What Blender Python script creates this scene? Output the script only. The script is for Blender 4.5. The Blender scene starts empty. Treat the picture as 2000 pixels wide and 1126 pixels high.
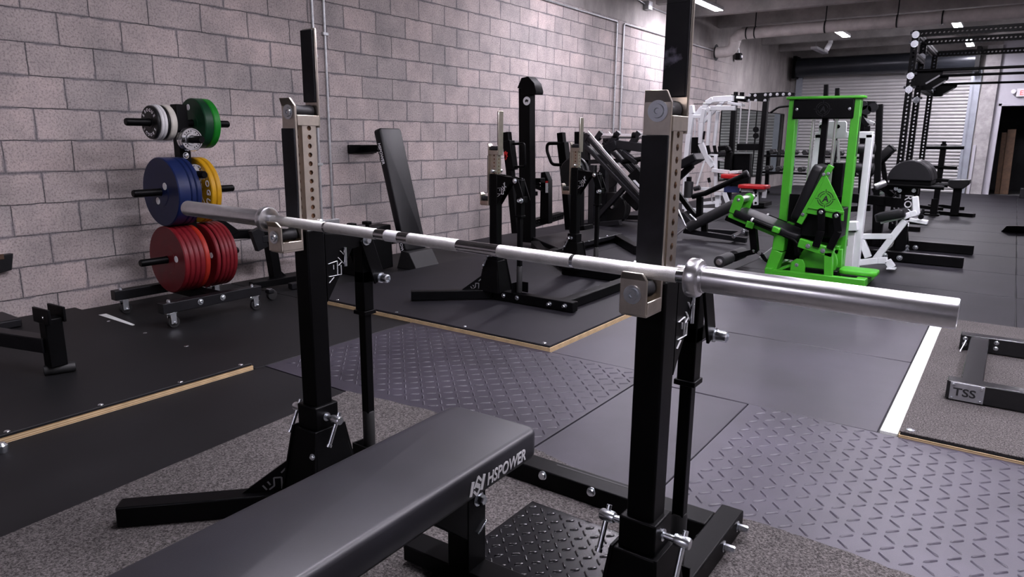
import bpy, bmesh, math, random
from mathutils import Vector, Matrix
random.seed(7)
SC = bpy.context.scene
COL = SC.collection

# ------------------------------------------------------------------ camera
cam_d = bpy.data.cameras.new('camera')
cam = bpy.data.objects.new('camera', cam_d)
COL.objects.link(cam)
cam_d.sensor_width = 36.0
cam_d.lens = 36.0 * 1361.587 / 2000.0
cam_d.clip_start = 0.05
cam_d.clip_end = 200
YAW, PITCH, ROLL = -0.615147923, -0.21299428, 0.0103473273
_f = Vector((math.sin(YAW) * math.cos(PITCH), math.cos(YAW) * math.cos(PITCH), math.sin(PITCH)))
_r = Vector((math.cos(YAW), -math.sin(YAW), 0))
_u = _r.cross(_f)
_R = _r * math.cos(ROLL) + _u * math.sin(ROLL)
_U = -_r * math.sin(ROLL) + _u * math.cos(ROLL)
_m = Matrix((_R, _U, -_f)).transposed().to_4x4()
_m.translation = Vector((5.2085618, 0.0, 1.20819946))
cam.matrix_world = _m
SC.camera = cam

# ------------------------------------------------------------------ light and exposure
SC.view_settings.view_transform = 'Standard'
SC.view_settings.look = 'None'
SC.view_settings.gamma = 1.0
SC.view_settings.use_curve_mapping = False
SC.view_settings.exposure = 0.0
W = bpy.data.worlds.new('World')
SC.world = W
W.use_nodes = True
W.node_tree.nodes['Background'].inputs[0].default_value = (0.02, 0.02, 0.025, 1)
W.node_tree.nodes['Background'].inputs[1].default_value = 0.3
LAMP_STRENGTH = 235.0
LAMP_COLOR = (0.94, 0.885, 1.0)

# ------------------------------------------------------------------ materials
MATS = {}


def mat(name, color, rough=0.5, metal=0.0, noise=0.0, nscale=20.0, bump=0.0, bscale=200.0, spec=0.5, color2=None, emit=0.0, aniso=0.0):
    m = bpy.data.materials.new(name)
    m.use_nodes = True
    nt = m.node_tree
    b = nt.nodes['Principled BSDF']
    b.inputs['Base Color'].default_value = (*color, 1)
    b.inputs['Roughness'].default_value = rough
    b.inputs['Metallic'].default_value = metal
    b.inputs['Specular IOR Level'].default_value = spec
    if aniso:
        b.inputs['Anisotropic'].default_value = aniso
    tc = nt.nodes.new('ShaderNodeTexCoord')
    if noise > 0 or color2:
        n = nt.nodes.new('ShaderNodeTexNoise')
        n.inputs['Scale'].default_value = nscale
        n.inputs['Detail'].default_value = 6
        n.inputs['Roughness'].default_value = 0.65
        nt.links.new(tc.outputs['Object'], n.inputs['Vector'])
        r = nt.nodes.new('ShaderNodeValToRGB')
        c2 = color2 or tuple(min(1, c * (1 + noise)) for c in color)
        c1 = color if color2 else tuple(c * (1 - noise) for c in color)
        r.color_ramp.elements[0].color = (*c1, 1)
        r.color_ramp.elements[1].color = (*c2, 1)
        r.color_ramp.elements[0].position = 0.35
        r.color_ramp.elements[1].position = 0.65
        nt.links.new(n.outputs['Fac'], r.inputs['Fac'])
        nt.links.new(r.outputs['Color'], b.inputs['Base Color'])
    if bump > 0:
        n2 = nt.nodes.new('ShaderNodeTexNoise')
        n2.inputs['Scale'].default_value = bscale
        n2.inputs['Detail'].default_value = 4
        nt.links.new(tc.outputs['Object'], n2.inputs['Vector'])
        bp_ = nt.nodes.new('ShaderNodeBump')
        bp_.inputs['Strength'].default_value = bump
        bp_.inputs['Distance'].default_value = 0.002
        nt.links.new(n2.outputs['Fac'], bp_.inputs['Height'])
        nt.links.new(bp_.outputs['Normal'], b.inputs['Normal'])
    if emit:
        b.inputs['Emission Color'].default_value = (*color, 1)
        b.inputs['Emission Strength'].default_value = emit
    MATS[name] = m
    return m


BLACK = mat('black_powder_coat', (0.0016, 0.0016, 0.0019), 0.42, noise=0.3, nscale=9, bump=0.05, bscale=500, spec=0.10)
BLACK2 = mat('satin_dark_grey_steel', (0.007, 0.007, 0.0085), 0.40, noise=0.25, nscale=8, spec=0.25)
NICKEL = mat('brushed_nickel', (0.66, 0.60, 0.52), 0.3, 1.0, noise=0.08, nscale=30, bump=0.05, bscale=90)
CHROME = mat('chrome', (0.80, 0.81, 0.84), 0.10, 1.0, noise=0.03, nscale=14)
SLEEVE = mat('turned_steel', (0.90, 0.90, 0.92), 0.30, 1.0, noise=0.05, nscale=40, aniso=0.5)
KNURL = mat('knurled_steel', (0.86, 0.86, 0.84), 0.50, 1.0, noise=0.06, nscale=60, bump=0.5, bscale=900)
ZINC = mat('zinc_bolt', (0.78, 0.82, 0.86), 0.25, 1.0, noise=0.06, nscale=60)
VINYL = mat('black_vinyl', (0.0038, 0.0038, 0.005), 0.45, noise=0.25, nscale=4, bump=0.12, bscale=700, spec=0.28)
VINYL_B = mat('blue_black_bench_vinyl', (0.0105, 0.0105, 0.0145), 0.44, noise=0.25, nscale=4, bump=0.12, bscale=700, spec=0.50)
FOAM = mat('dark_grey_foam', (0.009, 0.009, 0.011), 0.55, noise=0.15, nscale=20, bump=0.1, bscale=400)
RUBSTRIP = mat('worn_black_strip', (0.004, 0.004, 0.005), 0.5, color2=(0.014, 0.014, 0.018), nscale=7, bump=0.1, bscale=160, spec=0.25)
WHITE = mat('white_powder_coat', (0.72, 0.74, 0.76), 0.35, noise=0.04, nscale=10)
GREEN = mat('lime_green_powder_coat', (0.058, 0.37, 0.020), 0.36, noise=0.07, nscale=8)
REDV = mat('red_vinyl', (0.45, 0.012, 0.016), 0.35, noise=0.1, nscale=10)
TYRE = mat('black_rubber', (0.006, 0.006, 0.0065), 0.6, noise=0.25, nscale=30)
INK_W = mat('white_ink', (0.85, 0.85, 0.87), 0.5, noise=0.06, nscale=80)
INK_G = mat('grey_ink', (0.30, 0.30, 0.31), 0.5, noise=0.1, nscale=80)
INK_K = mat('black_ink', (0.01, 0.01, 0.011), 0.5, noise=0.1, nscale=80)
INK_R = mat('red_ink', (0.65, 0.02, 0.02), 0.5, noise=0.1, nscale=80)
GALV = mat('galvanised_pipe', (0.50, 0.51, 0.52), 0.4, 0.7, noise=0.15, nscale=30)
WOOD = mat('pine_plank', (0.05, 0.024, 0.010), 0.7, color2=(0.085, 0.042, 0.018), nscale=12)
DOORM = mat('roller_door_paint', (0.44, 0.43, 0.43), 0.45, noise=0.06, nscale=3)
HOODM = mat('dark_hood_steel', (0.03, 0.033, 0.04), 0.3, 0.3, noise=0.15, nscale=3)
WHITEWALL = mat('white_painted_wall', (0.42, 0.41, 0.45), 0.6, noise=0.05, nscale=3)
PIPE = mat('painted_pipe', (0.66, 0.61, 0.59), 0.5, noise=0.12, nscale=6)
PLASTIC_W = mat('white_plastic', (0.7, 0.7, 0.72), 0.4, noise=0.03, nscale=20)
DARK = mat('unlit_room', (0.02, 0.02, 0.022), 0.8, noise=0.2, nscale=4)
LAMP = mat('lit_diffuser', LAMP_COLOR, 0.5, noise=0.0, emit=LAMP_STRENGTH, spec=0.0)
LAMP_OFF = mat('unlit_diffuser', (0.42, 0.41, 0.45), 0.5, noise=0.05, nscale=20)


def worn_pad():
    m = mat('scuffed_black_pad', (0.006, 0.006, 0.008), 0.5, spec=0.25)
    nt = m.node_tree
    b = nt.nodes['Principled BSDF']
    tc = nt.nodes.new('ShaderNodeTexCoord')
    n = nt.nodes.new('ShaderNodeTexNoise')
    n.inputs['Scale'].default_value = 16
    n.inputs['Detail'].default_value = 5
    nt.links.new(tc.outputs['Object'], n.inputs['Vector'])
    r = nt.nodes.new('ShaderNodeValToRGB')
    r.color_ramp.elements[0].position = 0.60
    r.color_ramp.elements[1].position = 0.68
    r.color_ramp.elements[0].color = (0.008, 0.008, 0.011, 1)
    r.color_ramp.elements[1].color = (0.22, 0.21, 0.28, 1)
    nt.links.new(n.outputs['Fac'], r.inputs['Fac'])
    nt.links.new(r.outputs['Color'], b.inputs['Base Color'])
    return m


SCUFF = worn_pad()
GLOSS = mat('glossy_black_tube', (0.006, 0.006, 0.007), 0.22, noise=0.2, nscale=10, spec=0.5)
HOLE_BROWN = mat('hole_brown', (0.16, 0.075, 0.035), 0.6, noise=0.2, nscale=30)


def tex_floor(name, base, rough, speck=0.0, wear=0.35, wscale=1.6, bump=0.15, bscale=260.0, tint=(1, 1, 1), spec=0.45):
    """rubber or carpet: cloudy dust and wear plus fine speckle"""
    m = bpy.data.materials.new(name)
    m.use_nodes = True
    nt = m.node_tree
    b = nt.nodes['Principled BSDF']
    tc = nt.nodes.new('ShaderNodeTexCoord')
    geo = nt.nodes.new('ShaderNodeNewGeometry')
    n1 = nt.nodes.new('ShaderNodeTexNoise')
    n1.inputs['Scale'].default_value = wscale
    n1.inputs['Detail'].default_value = 8
    n1.inputs['Roughness'].default_value = 0.6
    nt.links.new(geo.outputs['Position'], n1.inputs['Vector'])
    r1 = nt.nodes.new('ShaderNodeValToRGB')
    r1.color_ramp.elements[0].position = 0.3
    r1.color_ramp.elements[1].position = 0.72
    lo = tuple(c * (1 - wear) for c in base)
    hi = tuple(c * (1 + wear) * t for c, t in zip(base, tint))
    r1.color_ramp.elements[0].color = (*lo, 1)
    r1.color_ramp.elements[1].color = (*hi, 1)
    nt.links.new(n1.outputs['Fac'], r1.inputs['Fac'])
    col = r1.outputs['Color']
    n2 = nt.nodes.new('ShaderNodeTexNoise')
    n2.inputs['Scale'].default_value = bscale
    n2.inputs['Detail'].default_value = 3
    n2.inputs['Roughness'].default_value = 0.8
    nt.links.new(geo.outputs['Position'], n2.inputs['Vector'])
    if speck > 0:
        mx = nt.nodes.new('ShaderNodeMix')
        mx.data_type = 'RGBA'
        mx.blend_type = 'MULTIPLY'
        mx.inputs['Factor'].default_value = 1.0
        r2 = nt.nodes.new('ShaderNodeValToRGB')
        r2.color_ramp.elements[0].position = 0.38
        r2.color_ramp.elements[1].position = 0.66
        r2.color_ramp.elements[0].color = (1 - speck, 1 - speck, 1 - speck, 1)
        r2.color_ramp.elements[1].color = (1 + speck, 1 + speck, 1 + speck * 1.05, 1)
        nt.links.new(n2.outputs['Fac'], r2.inputs['Fac'])
        nt.links.new(col, mx.inputs['A'])
        nt.links.new(r2.outputs['Color'], mx.inputs['B'])
        col = mx.outputs['Result']
    nt.links.new(col, b.inputs['Base Color'])
    b.inputs['Roughness'].default_value = rough
    b.inputs['Specular IOR Level'].default_value = spec
    bp_ = nt.nodes.new('ShaderNodeBump')
    bp_.inputs['Strength'].default_value = bump
    bp_.inputs['Distance'].default_value = 0.003
    nt.links.new(n2.outputs['Fac'], bp_.inputs['Height'])
    nt.links.new(bp_.outputs['Normal'], b.inputs['Normal'])
    MATS[name] = m
    return m


RUBBER = tex_floor('rubber_mat', (0.030, 0.0268, 0.037), 0.48, speck=0.15, wear=0.4, spec=0.38)  # purple of the floor glare put into the base colour
RUBBER_D = tex_floor('dark_rubber_mat', (0.0075, 0.0075, 0.0085), 0.55, speck=0.15, wear=0.35, spec=0.25)
RUBBER_DIA = tex_floor('glare_tread_rubber', (0.040, 0.0355, 0.050), 0.42, speck=0.12, wear=0.4, spec=0.42)  # paler purple copy: glare on the right mat put into the colour
RUBBER_DIM = tex_floor('dim_rubber_mat', (0.014, 0.0132, 0.0165), 0.55, speck=0.15, wear=0.4, spec=0.16)  # darker, duller copy: the dim far floor is put into its colour
TREAD = tex_floor('tread_plate', (0.0035, 0.0035, 0.0045), 0.24, speck=0.1, wear=0.3, bump=0.05, spec=0.45)
CARPET = tex_floor('speckled_carpet', (0.082, 0.075, 0.072), 0.95, speck=0.75, wear=0.15, bump=0.9, bscale=150, spec=0.1)
CONC_F = tex_floor('bare_concrete', (0.05, 0.05, 0.05), 0.8, speck=0.2, wear=0.25)
STRIPM = tex_floor('white_sealed_strip', (0.72, 0.74, 0.72), 0.5, speck=0.15, wear=0.15)


def make_wall_mat():
    m = bpy.data.materials.new('concrete_block_wall')
    m.use_nodes = True
    nt = m.node_tree
    L = nt.links.new
    N = nt.nodes.new
    b = nt.nodes['Principled BSDF']
    b.inputs['Roughness'].default_value = 0.88
    geo = N('ShaderNodeNewGeometry')
    sep = N('ShaderNodeSeparateXYZ')
    L(geo.outputs['Position'], sep.inputs[0])
    # slightly wobbly joints
    nz = N('ShaderNodeTexNoise')
    nz.inputs['Scale'].default_value = 9.0
    nz.inputs['Detail'].default_value = 5
    L(geo.outputs['Position'], nz.inputs['Vector'])
    wob = N('ShaderNodeMath'); wob.operation = 'MULTIPLY_ADD'
    wob.inputs[1].default_value = 0.016; wob.inputs[2].default_value = -0.008
    L(nz.outputs['Fac'], wob.inputs[0])
    u = N('ShaderNodeMath'); u.operation = 'ADD'; u.inputs[1].default_value = -0.37 + 0.4064 * 40
    L(sep.outputs['Y'], u.inputs[0])
    u2 = N('ShaderNodeMath'); u2.operation = 'ADD'
    L(u.outputs[0], u2.inputs[0]); L(wob.outputs[0], u2.inputs[1])
    v = N('ShaderNodeMath'); v.operation = 'ADD'; v.inputs[1].default_value = -0.142 + 0.2032 * 20
    L(sep.outputs['Z'], v.inputs[0])
    v2 = N('ShaderNodeMath'); v2.operation = 'ADD'
    L(v.outputs[0], v2.inputs[0]); L(wob.outputs[0], v2.inputs[1])
    com = N('ShaderNodeCombineXYZ')
    L(u2.outputs[0], com.inputs[0]); L(v2.outputs[0], com.inputs[1])
    br = N('ShaderNodeTexBrick')
    br.inputs['Scale'].default_value = 1.0
    br.inputs['Brick Width'].default_value = 0.4064
    br.inputs['Row Height'].default_value = 0.2032
    br.inputs['Mortar Size'].default_value = 0.0045
    br.inputs['Mortar Smooth'].default_value = 0.35
    br.inputs['Bias'].default_value = 0.0
    br.inputs['Color1'].default_value = (0.53, 0.46, 0.445, 1)
    br.inputs['Color2'].default_value = (0.41, 0.375, 0.37, 1)
    br.inputs['Mortar'].default_value = (0.10, 0.095, 0.10, 1)
    L(com.outputs[0], br.inputs['Vector'])
    # smeared wide grey mortar beside some joints
    br2 = N('ShaderNodeTexBrick')
    for k in ('Scale', 'Brick Width', 'Row Height'):
        br2.inputs[k].default_value = br.inputs[k].default_value
    br2.inputs['Mortar Size'].default_value = 0.016
    br2.inputs['Mortar Smooth'].default_value = 0.6
    L(com.outputs[0], br2.inputs['Vector'])
    nsm = N('ShaderNodeTexNoise'); nsm.inputs['Scale'].default_value = 4.5; nsm.inputs['Detail'].default_value = 4
    L(geo.outputs['Position'], nsm.inputs['Vector'])
    rsm = N('ShaderNodeValToRGB')
    rsm.color_ramp.elements[0].position = 0.44; rsm.color_ramp.elements[1].position = 0.58
    L(nsm.outputs['Fac'], rsm.inputs['Fac'])
    smf = N('ShaderNodeMath'); smf.operation = 'MULTIPLY'
    L(br2.outputs['Fac'], smf.inputs[0]); L(rsm.outputs['Color'], smf.inputs[1])
    smf2 = N('ShaderNodeMath'); smf2.operation = 'MULTIPLY'; smf2.inputs[1].default_value = 0.8
    L(smf.outputs[0], smf2.inputs[0])
    mxs = N('ShaderNodeMix'); mxs.data_type = 'RGBA'
    mxs.inputs['B'].default_value = (0.215, 0.205, 0.22, 1)
    L(smf2.outputs[0], mxs.inputs['Factor']); L(br.outputs['Color'], mxs.inputs['A'])
    # cloudy stains, pores
    nc = N('ShaderNodeTexNoise'); nc.inputs['Scale'].default_value = 2.2; nc.inputs['Detail'].default_value = 9; nc.inputs['Roughness'].default_value = 0.68
    L(geo.outputs['Position'], nc.inputs['Vector'])
    rc = N('ShaderNodeValToRGB')
    rc.color_ramp.elements[0].position = 0.3; rc.color_ramp.elements[1].position = 0.7
    rc.color_ramp.elements[0].color = (0.60, 0.61, 0.62, 1); rc.color_ramp.elements[1].color = (1.15, 1.10, 1.08, 1)
    L(nc.outputs['Fac'], rc.inputs['Fac'])
    m1 = N('ShaderNodeMix'); m1.data_type = 'RGBA'; m1.blend_type = 'MULTIPLY'; m1.inputs['Factor'].default_value = 1
    L(mxs.outputs['Result'], m1.inputs['A']); L(rc.outputs['Color'], m1.inputs['B'])
    npz = N('ShaderNodeTexNoise'); npz.inputs['Scale'].default_value = 75; npz.inputs['Detail'].default_value = 3; npz.inputs['Roughness'].default_value = 0.75
    L(geo.outputs['Position'], npz.inputs['Vector'])
    rp = N('ShaderNodeValToRGB')
    rp.color_ramp.elements[0].position = 0.34; rp.color_ramp.elements[1].position = 0.52
    rp.color_ramp.elements[0].color = (0.42, 0.41, 0.42, 1); rp.color_ramp.elements[1].color = (1, 1, 1, 1)
    L(npz.outputs['Fac'], rp.inputs['Fac'])
    m2 = N('ShaderNodeMix'); m2.data_type = 'RGBA'; m2.blend_type = 'MULTIPLY'; m2.inputs['Factor'].default_value = 0.8
    L(m1.outputs['Result'], m2.inputs['A']); L(rp.outputs['Color'], m2.inputs['B'])
    # cast concrete tie beam and washed render above and at the far end
    nt2 = N('ShaderNodeTexNoise'); nt2.inputs['Scale'].default_value = 1.3; nt2.inputs['Detail'].default_value = 9; nt2.inputs['Roughness'].default_value = 0.7
    mp = N('ShaderNodeMapping'); mp.inputs['Scale'].default_value = (1, 1.3, 0.75)
    L(geo.outputs['Position'], mp.inputs['Vector']); L(mp.outputs[0], nt2.inputs['Vector'])
    rt = N('ShaderNodeValToRGB')
    rt.color_ramp.elements[0].position = 0.32; rt.color_ramp.elements[1].position = 0.7
    rt.color_ramp.elements[0].color = (0.20, 0.185, 0.18, 1); rt.color_ramp.elements[1].color = (0.42, 0.385, 0.37, 1)
    L(nt2.outputs['Fac'], rt.inputs['Fac'])
    gz = N('ShaderNodeMath'); gz.operation = 'GREATER_THAN'; gz.inputs[1].default_value = 2.985
    L(sep.outputs['Z'], gz.inputs[0])
    gy = N('ShaderNodeMapRange'); gy.inputs[1].default_value = 15.2; gy.inputs[2].default_value = 16.6
    ynz = N('ShaderNodeMath'); ynz.operation = 'MULTIPLY_ADD'; ynz.inputs[1].default_value = 2.0
    L(nc.outputs['Fac'], ynz.inputs[0]); L(sep.outputs['Y'], ynz.inputs[2])
    L(ynz.outputs[0], gy.inputs[0])
    mxx = N('ShaderNodeMath'); mxx.operation = 'MAXIMUM'
    L(gz.outputs[0], mxx.inputs[0]); L(gy.outputs[0], mxx.inputs[1])
    m3 = N('ShaderNodeMix'); m3.data_type = 'RGBA'
    L(mxx.outputs[0], m3.inputs['Factor']); L(m2.outputs['Result'], m3.inputs['A']); L(rt.outputs['Color'], m3.inputs['B'])
    L(m3.outputs['Result'], b.inputs['Base Color'])
    # relief
    hs = N('ShaderNodeMath'); hs.operation = 'MULTIPLY_ADD'; hs.inputs[1].default_value = -1.0
    inv = N('ShaderNodeMath'); inv.operation = 'MULTIPLY'
    om = N('ShaderNodeMath'); om.operation = 'SUBTRACT'; om.inputs[0].default_value = 1.0
    L(mxx.outputs[0], om.inputs[1]); L(br.outputs['Fac'], inv.inputs[0]); L(om.outputs[0], inv.inputs[1])
    pz = N('ShaderNodeMath'); pz.operation = 'MULTIPLY'; pz.inputs[1].default_value = 0.6
    L(npz.outputs['Fac'], pz.inputs[0])
    L(inv.outputs[0], hs.inputs[0]); L(pz.outputs[0], hs.inputs[2])
    bp_ = N('ShaderNodeBump'); bp_.inputs['Strength'].default_value = 0.85; bp_.inputs['Distance'].default_value = 0.008
    L(hs.outputs[0], bp_.inputs['Height']); L(bp_.outputs['Normal'], b.inputs['Normal'])
    return m


BLOCKS = make_wall_mat()
CONCRETE = mat('cast_concrete', (0.27, 0.26, 0.25), 0.85, color2=(0.42, 0.395, 0.385), nscale=2.5, bump=0.3, bscale=40)
PILASTER = mat('rough_concrete', (0.25, 0.24, 0.24), 0.9, color2=(0.42, 0.40, 0.40), nscale=5, bump=0.5, bscale=60)


def ply_mat():
    m = bpy.data.materials.new('plywood_edge')
    m.use_nodes = True
    nt = m.node_tree
    b = nt.nodes['Principled BSDF']
    b.inputs['Roughness'].default_value = 0.65
    geo = nt.nodes.new('ShaderNodeNewGeometry')
    sp = nt.nodes.new('ShaderNodeSeparateXYZ')
    nt.links.new(geo.outputs['Position'], sp.inputs[0])
    w = nt.nodes.new('ShaderNodeMath'); w.operation = 'MULTIPLY'; w.inputs[1].default_value = 2 * math.pi / 0.009
    nt.links.new(sp.outputs['Z'], w.inputs[0])
    s = nt.nodes.new('ShaderNodeMath'); s.operation = 'SINE'
    nt.links.new(w.outputs[0], s.inputs[0])
    r = nt.nodes.new('ShaderNodeValToRGB')
    r.color_ramp.elements[0].position = 0.0; r.color_ramp.elements[1].position = 0.5
    r.color_ramp.elements[0].color = (0.42, 0.27, 0.13, 1); r.color_ramp.elements[1].color = (0.80, 0.62, 0.38, 1)
    nt.links.new(s.outputs[0], r.inputs['Fac'])
    n = nt.nodes.new('ShaderNodeTexNoise'); n.inputs['Scale'].default_value = 18
    nt.links.new(geo.outputs['Position'], n.inputs['Vector'])
    mx = nt.nodes.new('ShaderNodeMix'); mx.data_type = 'RGBA'; mx.blend_type = 'MULTIPLY'; mx.inputs['Factor'].default_value = 0.5
    nt.links.new(r.outputs['Color'], mx.inputs['A']); nt.links.new(n.outputs['Fac'], mx.inputs['B'])
    nt.links.new(mx.outputs['Result'], b.inputs['Base Color'])
    return m


PLY = ply_mat()

# ------------------------------------------------------------------ mesh helpers
ORIG = {}          # object name -> world origin used while building


def V(*a):
    return Vector(a) if len(a) > 1 else Vector(a[0])


class MB:
    def __init__(self):
        self.bm = bmesh.new()

    def face(self, vs):
        try:
            self.bm.faces.new(vs)
        except ValueError:
            pass

    def hexa(self, p):
        v = [self.bm.verts.new(q) for q in p]
        for f in ((0, 3, 2, 1), (4, 5, 6, 7), (0, 1, 5, 4), (1, 2, 6, 5), (2, 3, 7, 6), (3, 0, 4, 7)):
            self.face([v[i] for i in f])
        return self

    def bx(self, x0, x1, y0, y1, z0, z1):
        return self.hexa([(x0, y0, z0), (x1, y0, z0), (x1, y1, z0), (x0, y1, z0), (x0, y0, z1), (x1, y0, z1), (x1, y1, z1), (x0, y1, z1)])

    def bar(self, p0, p1, w, h=None, up=(0, 0, 1), w1=None, h1=None):
        """rectangular beam from p0 to p1: w sideways, h along up"""
        h = w if h is None else h
        w1 = w if w1 is None else w1
        h1 = h if h1 is None else h1
        p0, p1 = V(p0), V(p1)
        d = (p1 - p0).normalized()
        up = V(up)
        if abs(d.dot(up)) > 0.97:
            up = Vector((0, 1, 0))
        s = d.cross(up).normalized()
        n = s.cross(d).normalized()
        P = []
        for c, a, b in ((p0, w, h), (p1, w1, h1)):
            P.append([c - s * a / 2 - n * b / 2, c + s * a / 2 - n * b / 2, c + s * a / 2 + n * b / 2, c - s * a / 2 + n * b / 2])
        return self.hexa([P[0][0], P[0][1], P[0][2], P[0][3], P[1][0], P[1][1], P[1][2], P[1][3]])

    def chain(self, pts, w, h=None, up=(0, 0, 1)):
        for a, b in zip(pts, pts[1:]):
            self.bar(a, b, w, h, up)
        return self

    def tube(self, p0, p1, r, r1=None, n=20):
        p0, p1 = V(p0), V(p1)
        d = p1 - p0
        return self.lathe([(r, 0), (r if r1 is None else r1, d.length)], p0, d, n)

    def lathe(self, prof, o, axis, n=24, cap=True):
        o = V(o)
        a = V(axis).normalized()
        t = Vector((0, 0, 1)) if abs(a.z) < 0.9 else Vector((1, 0, 0))
        s = a.cross(t).normalized()
        u = s.cross(a).normalized()
        rings = []
        for r, z in prof:
            rings.append([self.bm.verts.new(o + a * z + (s * math.cos(2 * math.pi * i / n) + u * math.sin(2 * math.pi * i / n)) * max(r, 1e-5)) for i in range(n)])
        for A, B in zip(rings, rings[1:]):
            for i in range(n):
                self.face([A[i], A[(i + 1) % n], B[(i + 1) % n], B[i]])
        if cap:
            self.face(list(reversed(rings[0])))
            self.face(rings[-1])
        return self

    def ring(self, o, axis, r_out, r_in, th, n=40, cham=0.0):
        """disc with a hole: o is the centre of the first face"""
        prof = [(r_in, 0), (r_out - cham, 0), (r_out, cham), (r_out, th - cham), (r_out - cham, th), (r_in, th), (r_in, 0)]
        return self.lathe(prof, o, axis, n, cap=False)

    def path(self, pts, r, n=12, sub=6):
        """round tube through points with softened corners"""
        pts = [V(p) for p in pts]
        P = [pts[0]]
        for i in range(1, len(pts) - 1):
            a, b, c = pts[i - 1], pts[i], pts[i + 1]
            q = min((a - b).length, (c - b).length, max(5 * r, 0.02)) * 0.48
            s0 = b + (a - b).normalized() * q
            s1 = b + (c - b).normalized() * q
            for k in range(sub + 1):
                t = k / sub
                P.append(s0 * (1 - t) ** 2 + b * 2 * t * (1 - t) + s1 * t * t)
        P.append(pts[-1])
        rings = []
        ref = None
        for i, p in enumerate(P):
            d = ((P[min(i + 1, len(P) - 1)] - p).normalized() + (p - P[max(i - 1, 0)]).normalized())
            d = d.normalized() if d.length > 1e-6 else Vector((0, 0, 1))
            if ref is None:
                ref = d.orthogonal().normalized()
            ref = (ref - d * ref.dot(d)).normalized()
            q = d.cross(ref)
            rings.append([self.bm.verts.new(p + (ref * math.cos(2 * math.pi * k / n) + q * math.sin(2 * math.pi * k / n)) * r) for k in range(n)])
        for A, B in zip(rings, rings[1:]):
            for k in range(n):
                self.face([A[k], A[(k + 1) % n], B[(k + 1) % n], B[k]])
        self.face(list(reversed(rings[0])))
        self.face(rings[-1])
        return self

    def prism(self, pts, vec):
        vec = V(vec)
        a = [self.bm.verts.new(V(p)) for p in pts]
        b = [self.bm.verts.new(V(p) + vec) for p in pts]
        n = len(a)
        self.face(list(reversed(a)))
        self.face(b)
        for i in range(n):
            self.face([a[i], a[(i + 1) % n], b[(i + 1) % n], b[i]])
        return self

    def hexbolt(self, p, axis, r=0.012, h=0.01, washer=True):
        p = V(p)
        a = V(axis).normalized()
        if washer:
            self.lathe([(r * 1.45, 0), (r * 1.45, 0.0025)], p, a, 20)
        self.lathe([(r, 0.002), (r, h * 0.8), (r * 0.8, h)], p, a, 6)
        return self

    def dome(self, p, axis, r=0.015, h=0.008):
        return self.lathe([(r * 1.25, 0), (r * 1.25, 0.002), (r, 0.002), (r * 0.85, h * 0.7), (r * 0.45, h), (r * 0.4, h), (r * 0.35, h * 0.6)], p, axis, 22)

    def perf(self, p0, p1, xdir, w, th, count, r, ins=0.0):
        """perforated flat plate: p0->p1 along the row of holes, w wide along xdir, holes through the thickness"""
        p0, p1 = V(p0), V(p1)
        d = (p1 - p0)
        L = d.length / count
        d.normalize()
        x = V(xdir).normalized()
        nrm = x.cross(d).normalized()
        for k in range(count):
            c = p0 + d * L * (k + 0.5)
            out = []
            inn = []
            for i in range(8):
                a = math.pi / 4 * i
                cx, cy = math.cos(a), math.sin(a)
                m_ = max(abs(cx), abs(cy))
                out.append((cx / m_ * w / 2, cy / m_ * L / 2))
                inn.append((cx * r, cy * r))
            for s_ in (-1, 1):
                o_ = [self.bm.verts.new(c + x * a + d * b + nrm * th / 2 * s_) for a, b in out]
                i_ = [self.bm.verts.new(c + x * a + d * b + nrm * th / 2 * s_) for a, b in inn]
                for i in range(8):
                    j = (i + 1) % 8
                    self.face([o_[i], o_[j], i_[j], i_[i]] if s_ > 0 else [o_[j], o_[i], i_[i], i_[j]])
                if s_ < 0:
                    lo = i_
                    lo_o = o_
                else:
                    for i in range(8):
                        j = (i + 1) % 8
                        self.face([i_[i], i_[j], lo[j], lo[i]])
                        if i in (7, 0, 3, 4):
                            self.face([o_[j], o_[i], lo_o[i], lo_o[j]])
        return self

    def perftube(self, p0, p1, xdir, w, count, r, th=0.005):
        p0, p1 = V(p0), V(p1)
        d = (p1 - p0).normalized()
        x = V(xdir).normalized()
        y = d.cross(x).normalized()
        k = (w - th) / 2
        self.perf(p0 + y * k, p1 + y * k, x, w, th, count, r)
        self.perf(p0 - y * k, p1 - y * k, x, w, th, count, r)
        self.perf(p0 + x * k, p1 + x * k, y, w - 2 * th, th, count, r)
        self.perf(p0 - x * k, p1 - x * k, y, w - 2 * th, th, count, r)
        self.bar(p1 - d * 0.002, p1 + d * 0.002, w, w, up=x)
        return self

    def rbox(self, c, sx, sy, sz, rad=0.03, rot=None, seg=4, edge=0.012):
        """cushion: box with rounded plan corners (in local x,y) and softened rims"""
        rot = rot or Matrix.Identity(3)
        c = V(c)

        def outline(ins):
            o = []
            rr = max(rad - ins, 0.002)
            hx, hy = sx / 2 - ins, sy / 2 - ins
            for qx, qy, a0 in ((1, 1, 0), (-1, 1, 90), (-1, -1, 180), (1, -1, 270)):
                for k in range(seg + 1):
                    a = math.radians(a0 + 90 * k / seg)
                    o.append((qx * (hx - rr) + rr * math.cos(a), qy * (hy - rr) + rr * math.sin(a)))
            return o
        lay = [(edge, -sz / 2), (edge * 0.3, -sz / 2 + edge * 0.3), (0, -sz / 2 + edge), (0, sz / 2 - edge), (edge * 0.3, sz / 2 - edge * 0.3), (edge, sz / 2)]
        rings = []
        for ins, z in lay:
            rings.append([self.bm.verts.new(c + rot @ Vector((a, b, z))) for a, b in outline(ins)])
        n = len(rings[0])
        for A, B in zip(rings, rings[1:]):
            for i in range(n):
                self.face([A[i], A[(i + 1) % n], B[(i + 1) % n], B[i]])
        self.face(list(reversed(rings[0])))
        self.face(rings[-1])
        return self

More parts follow.
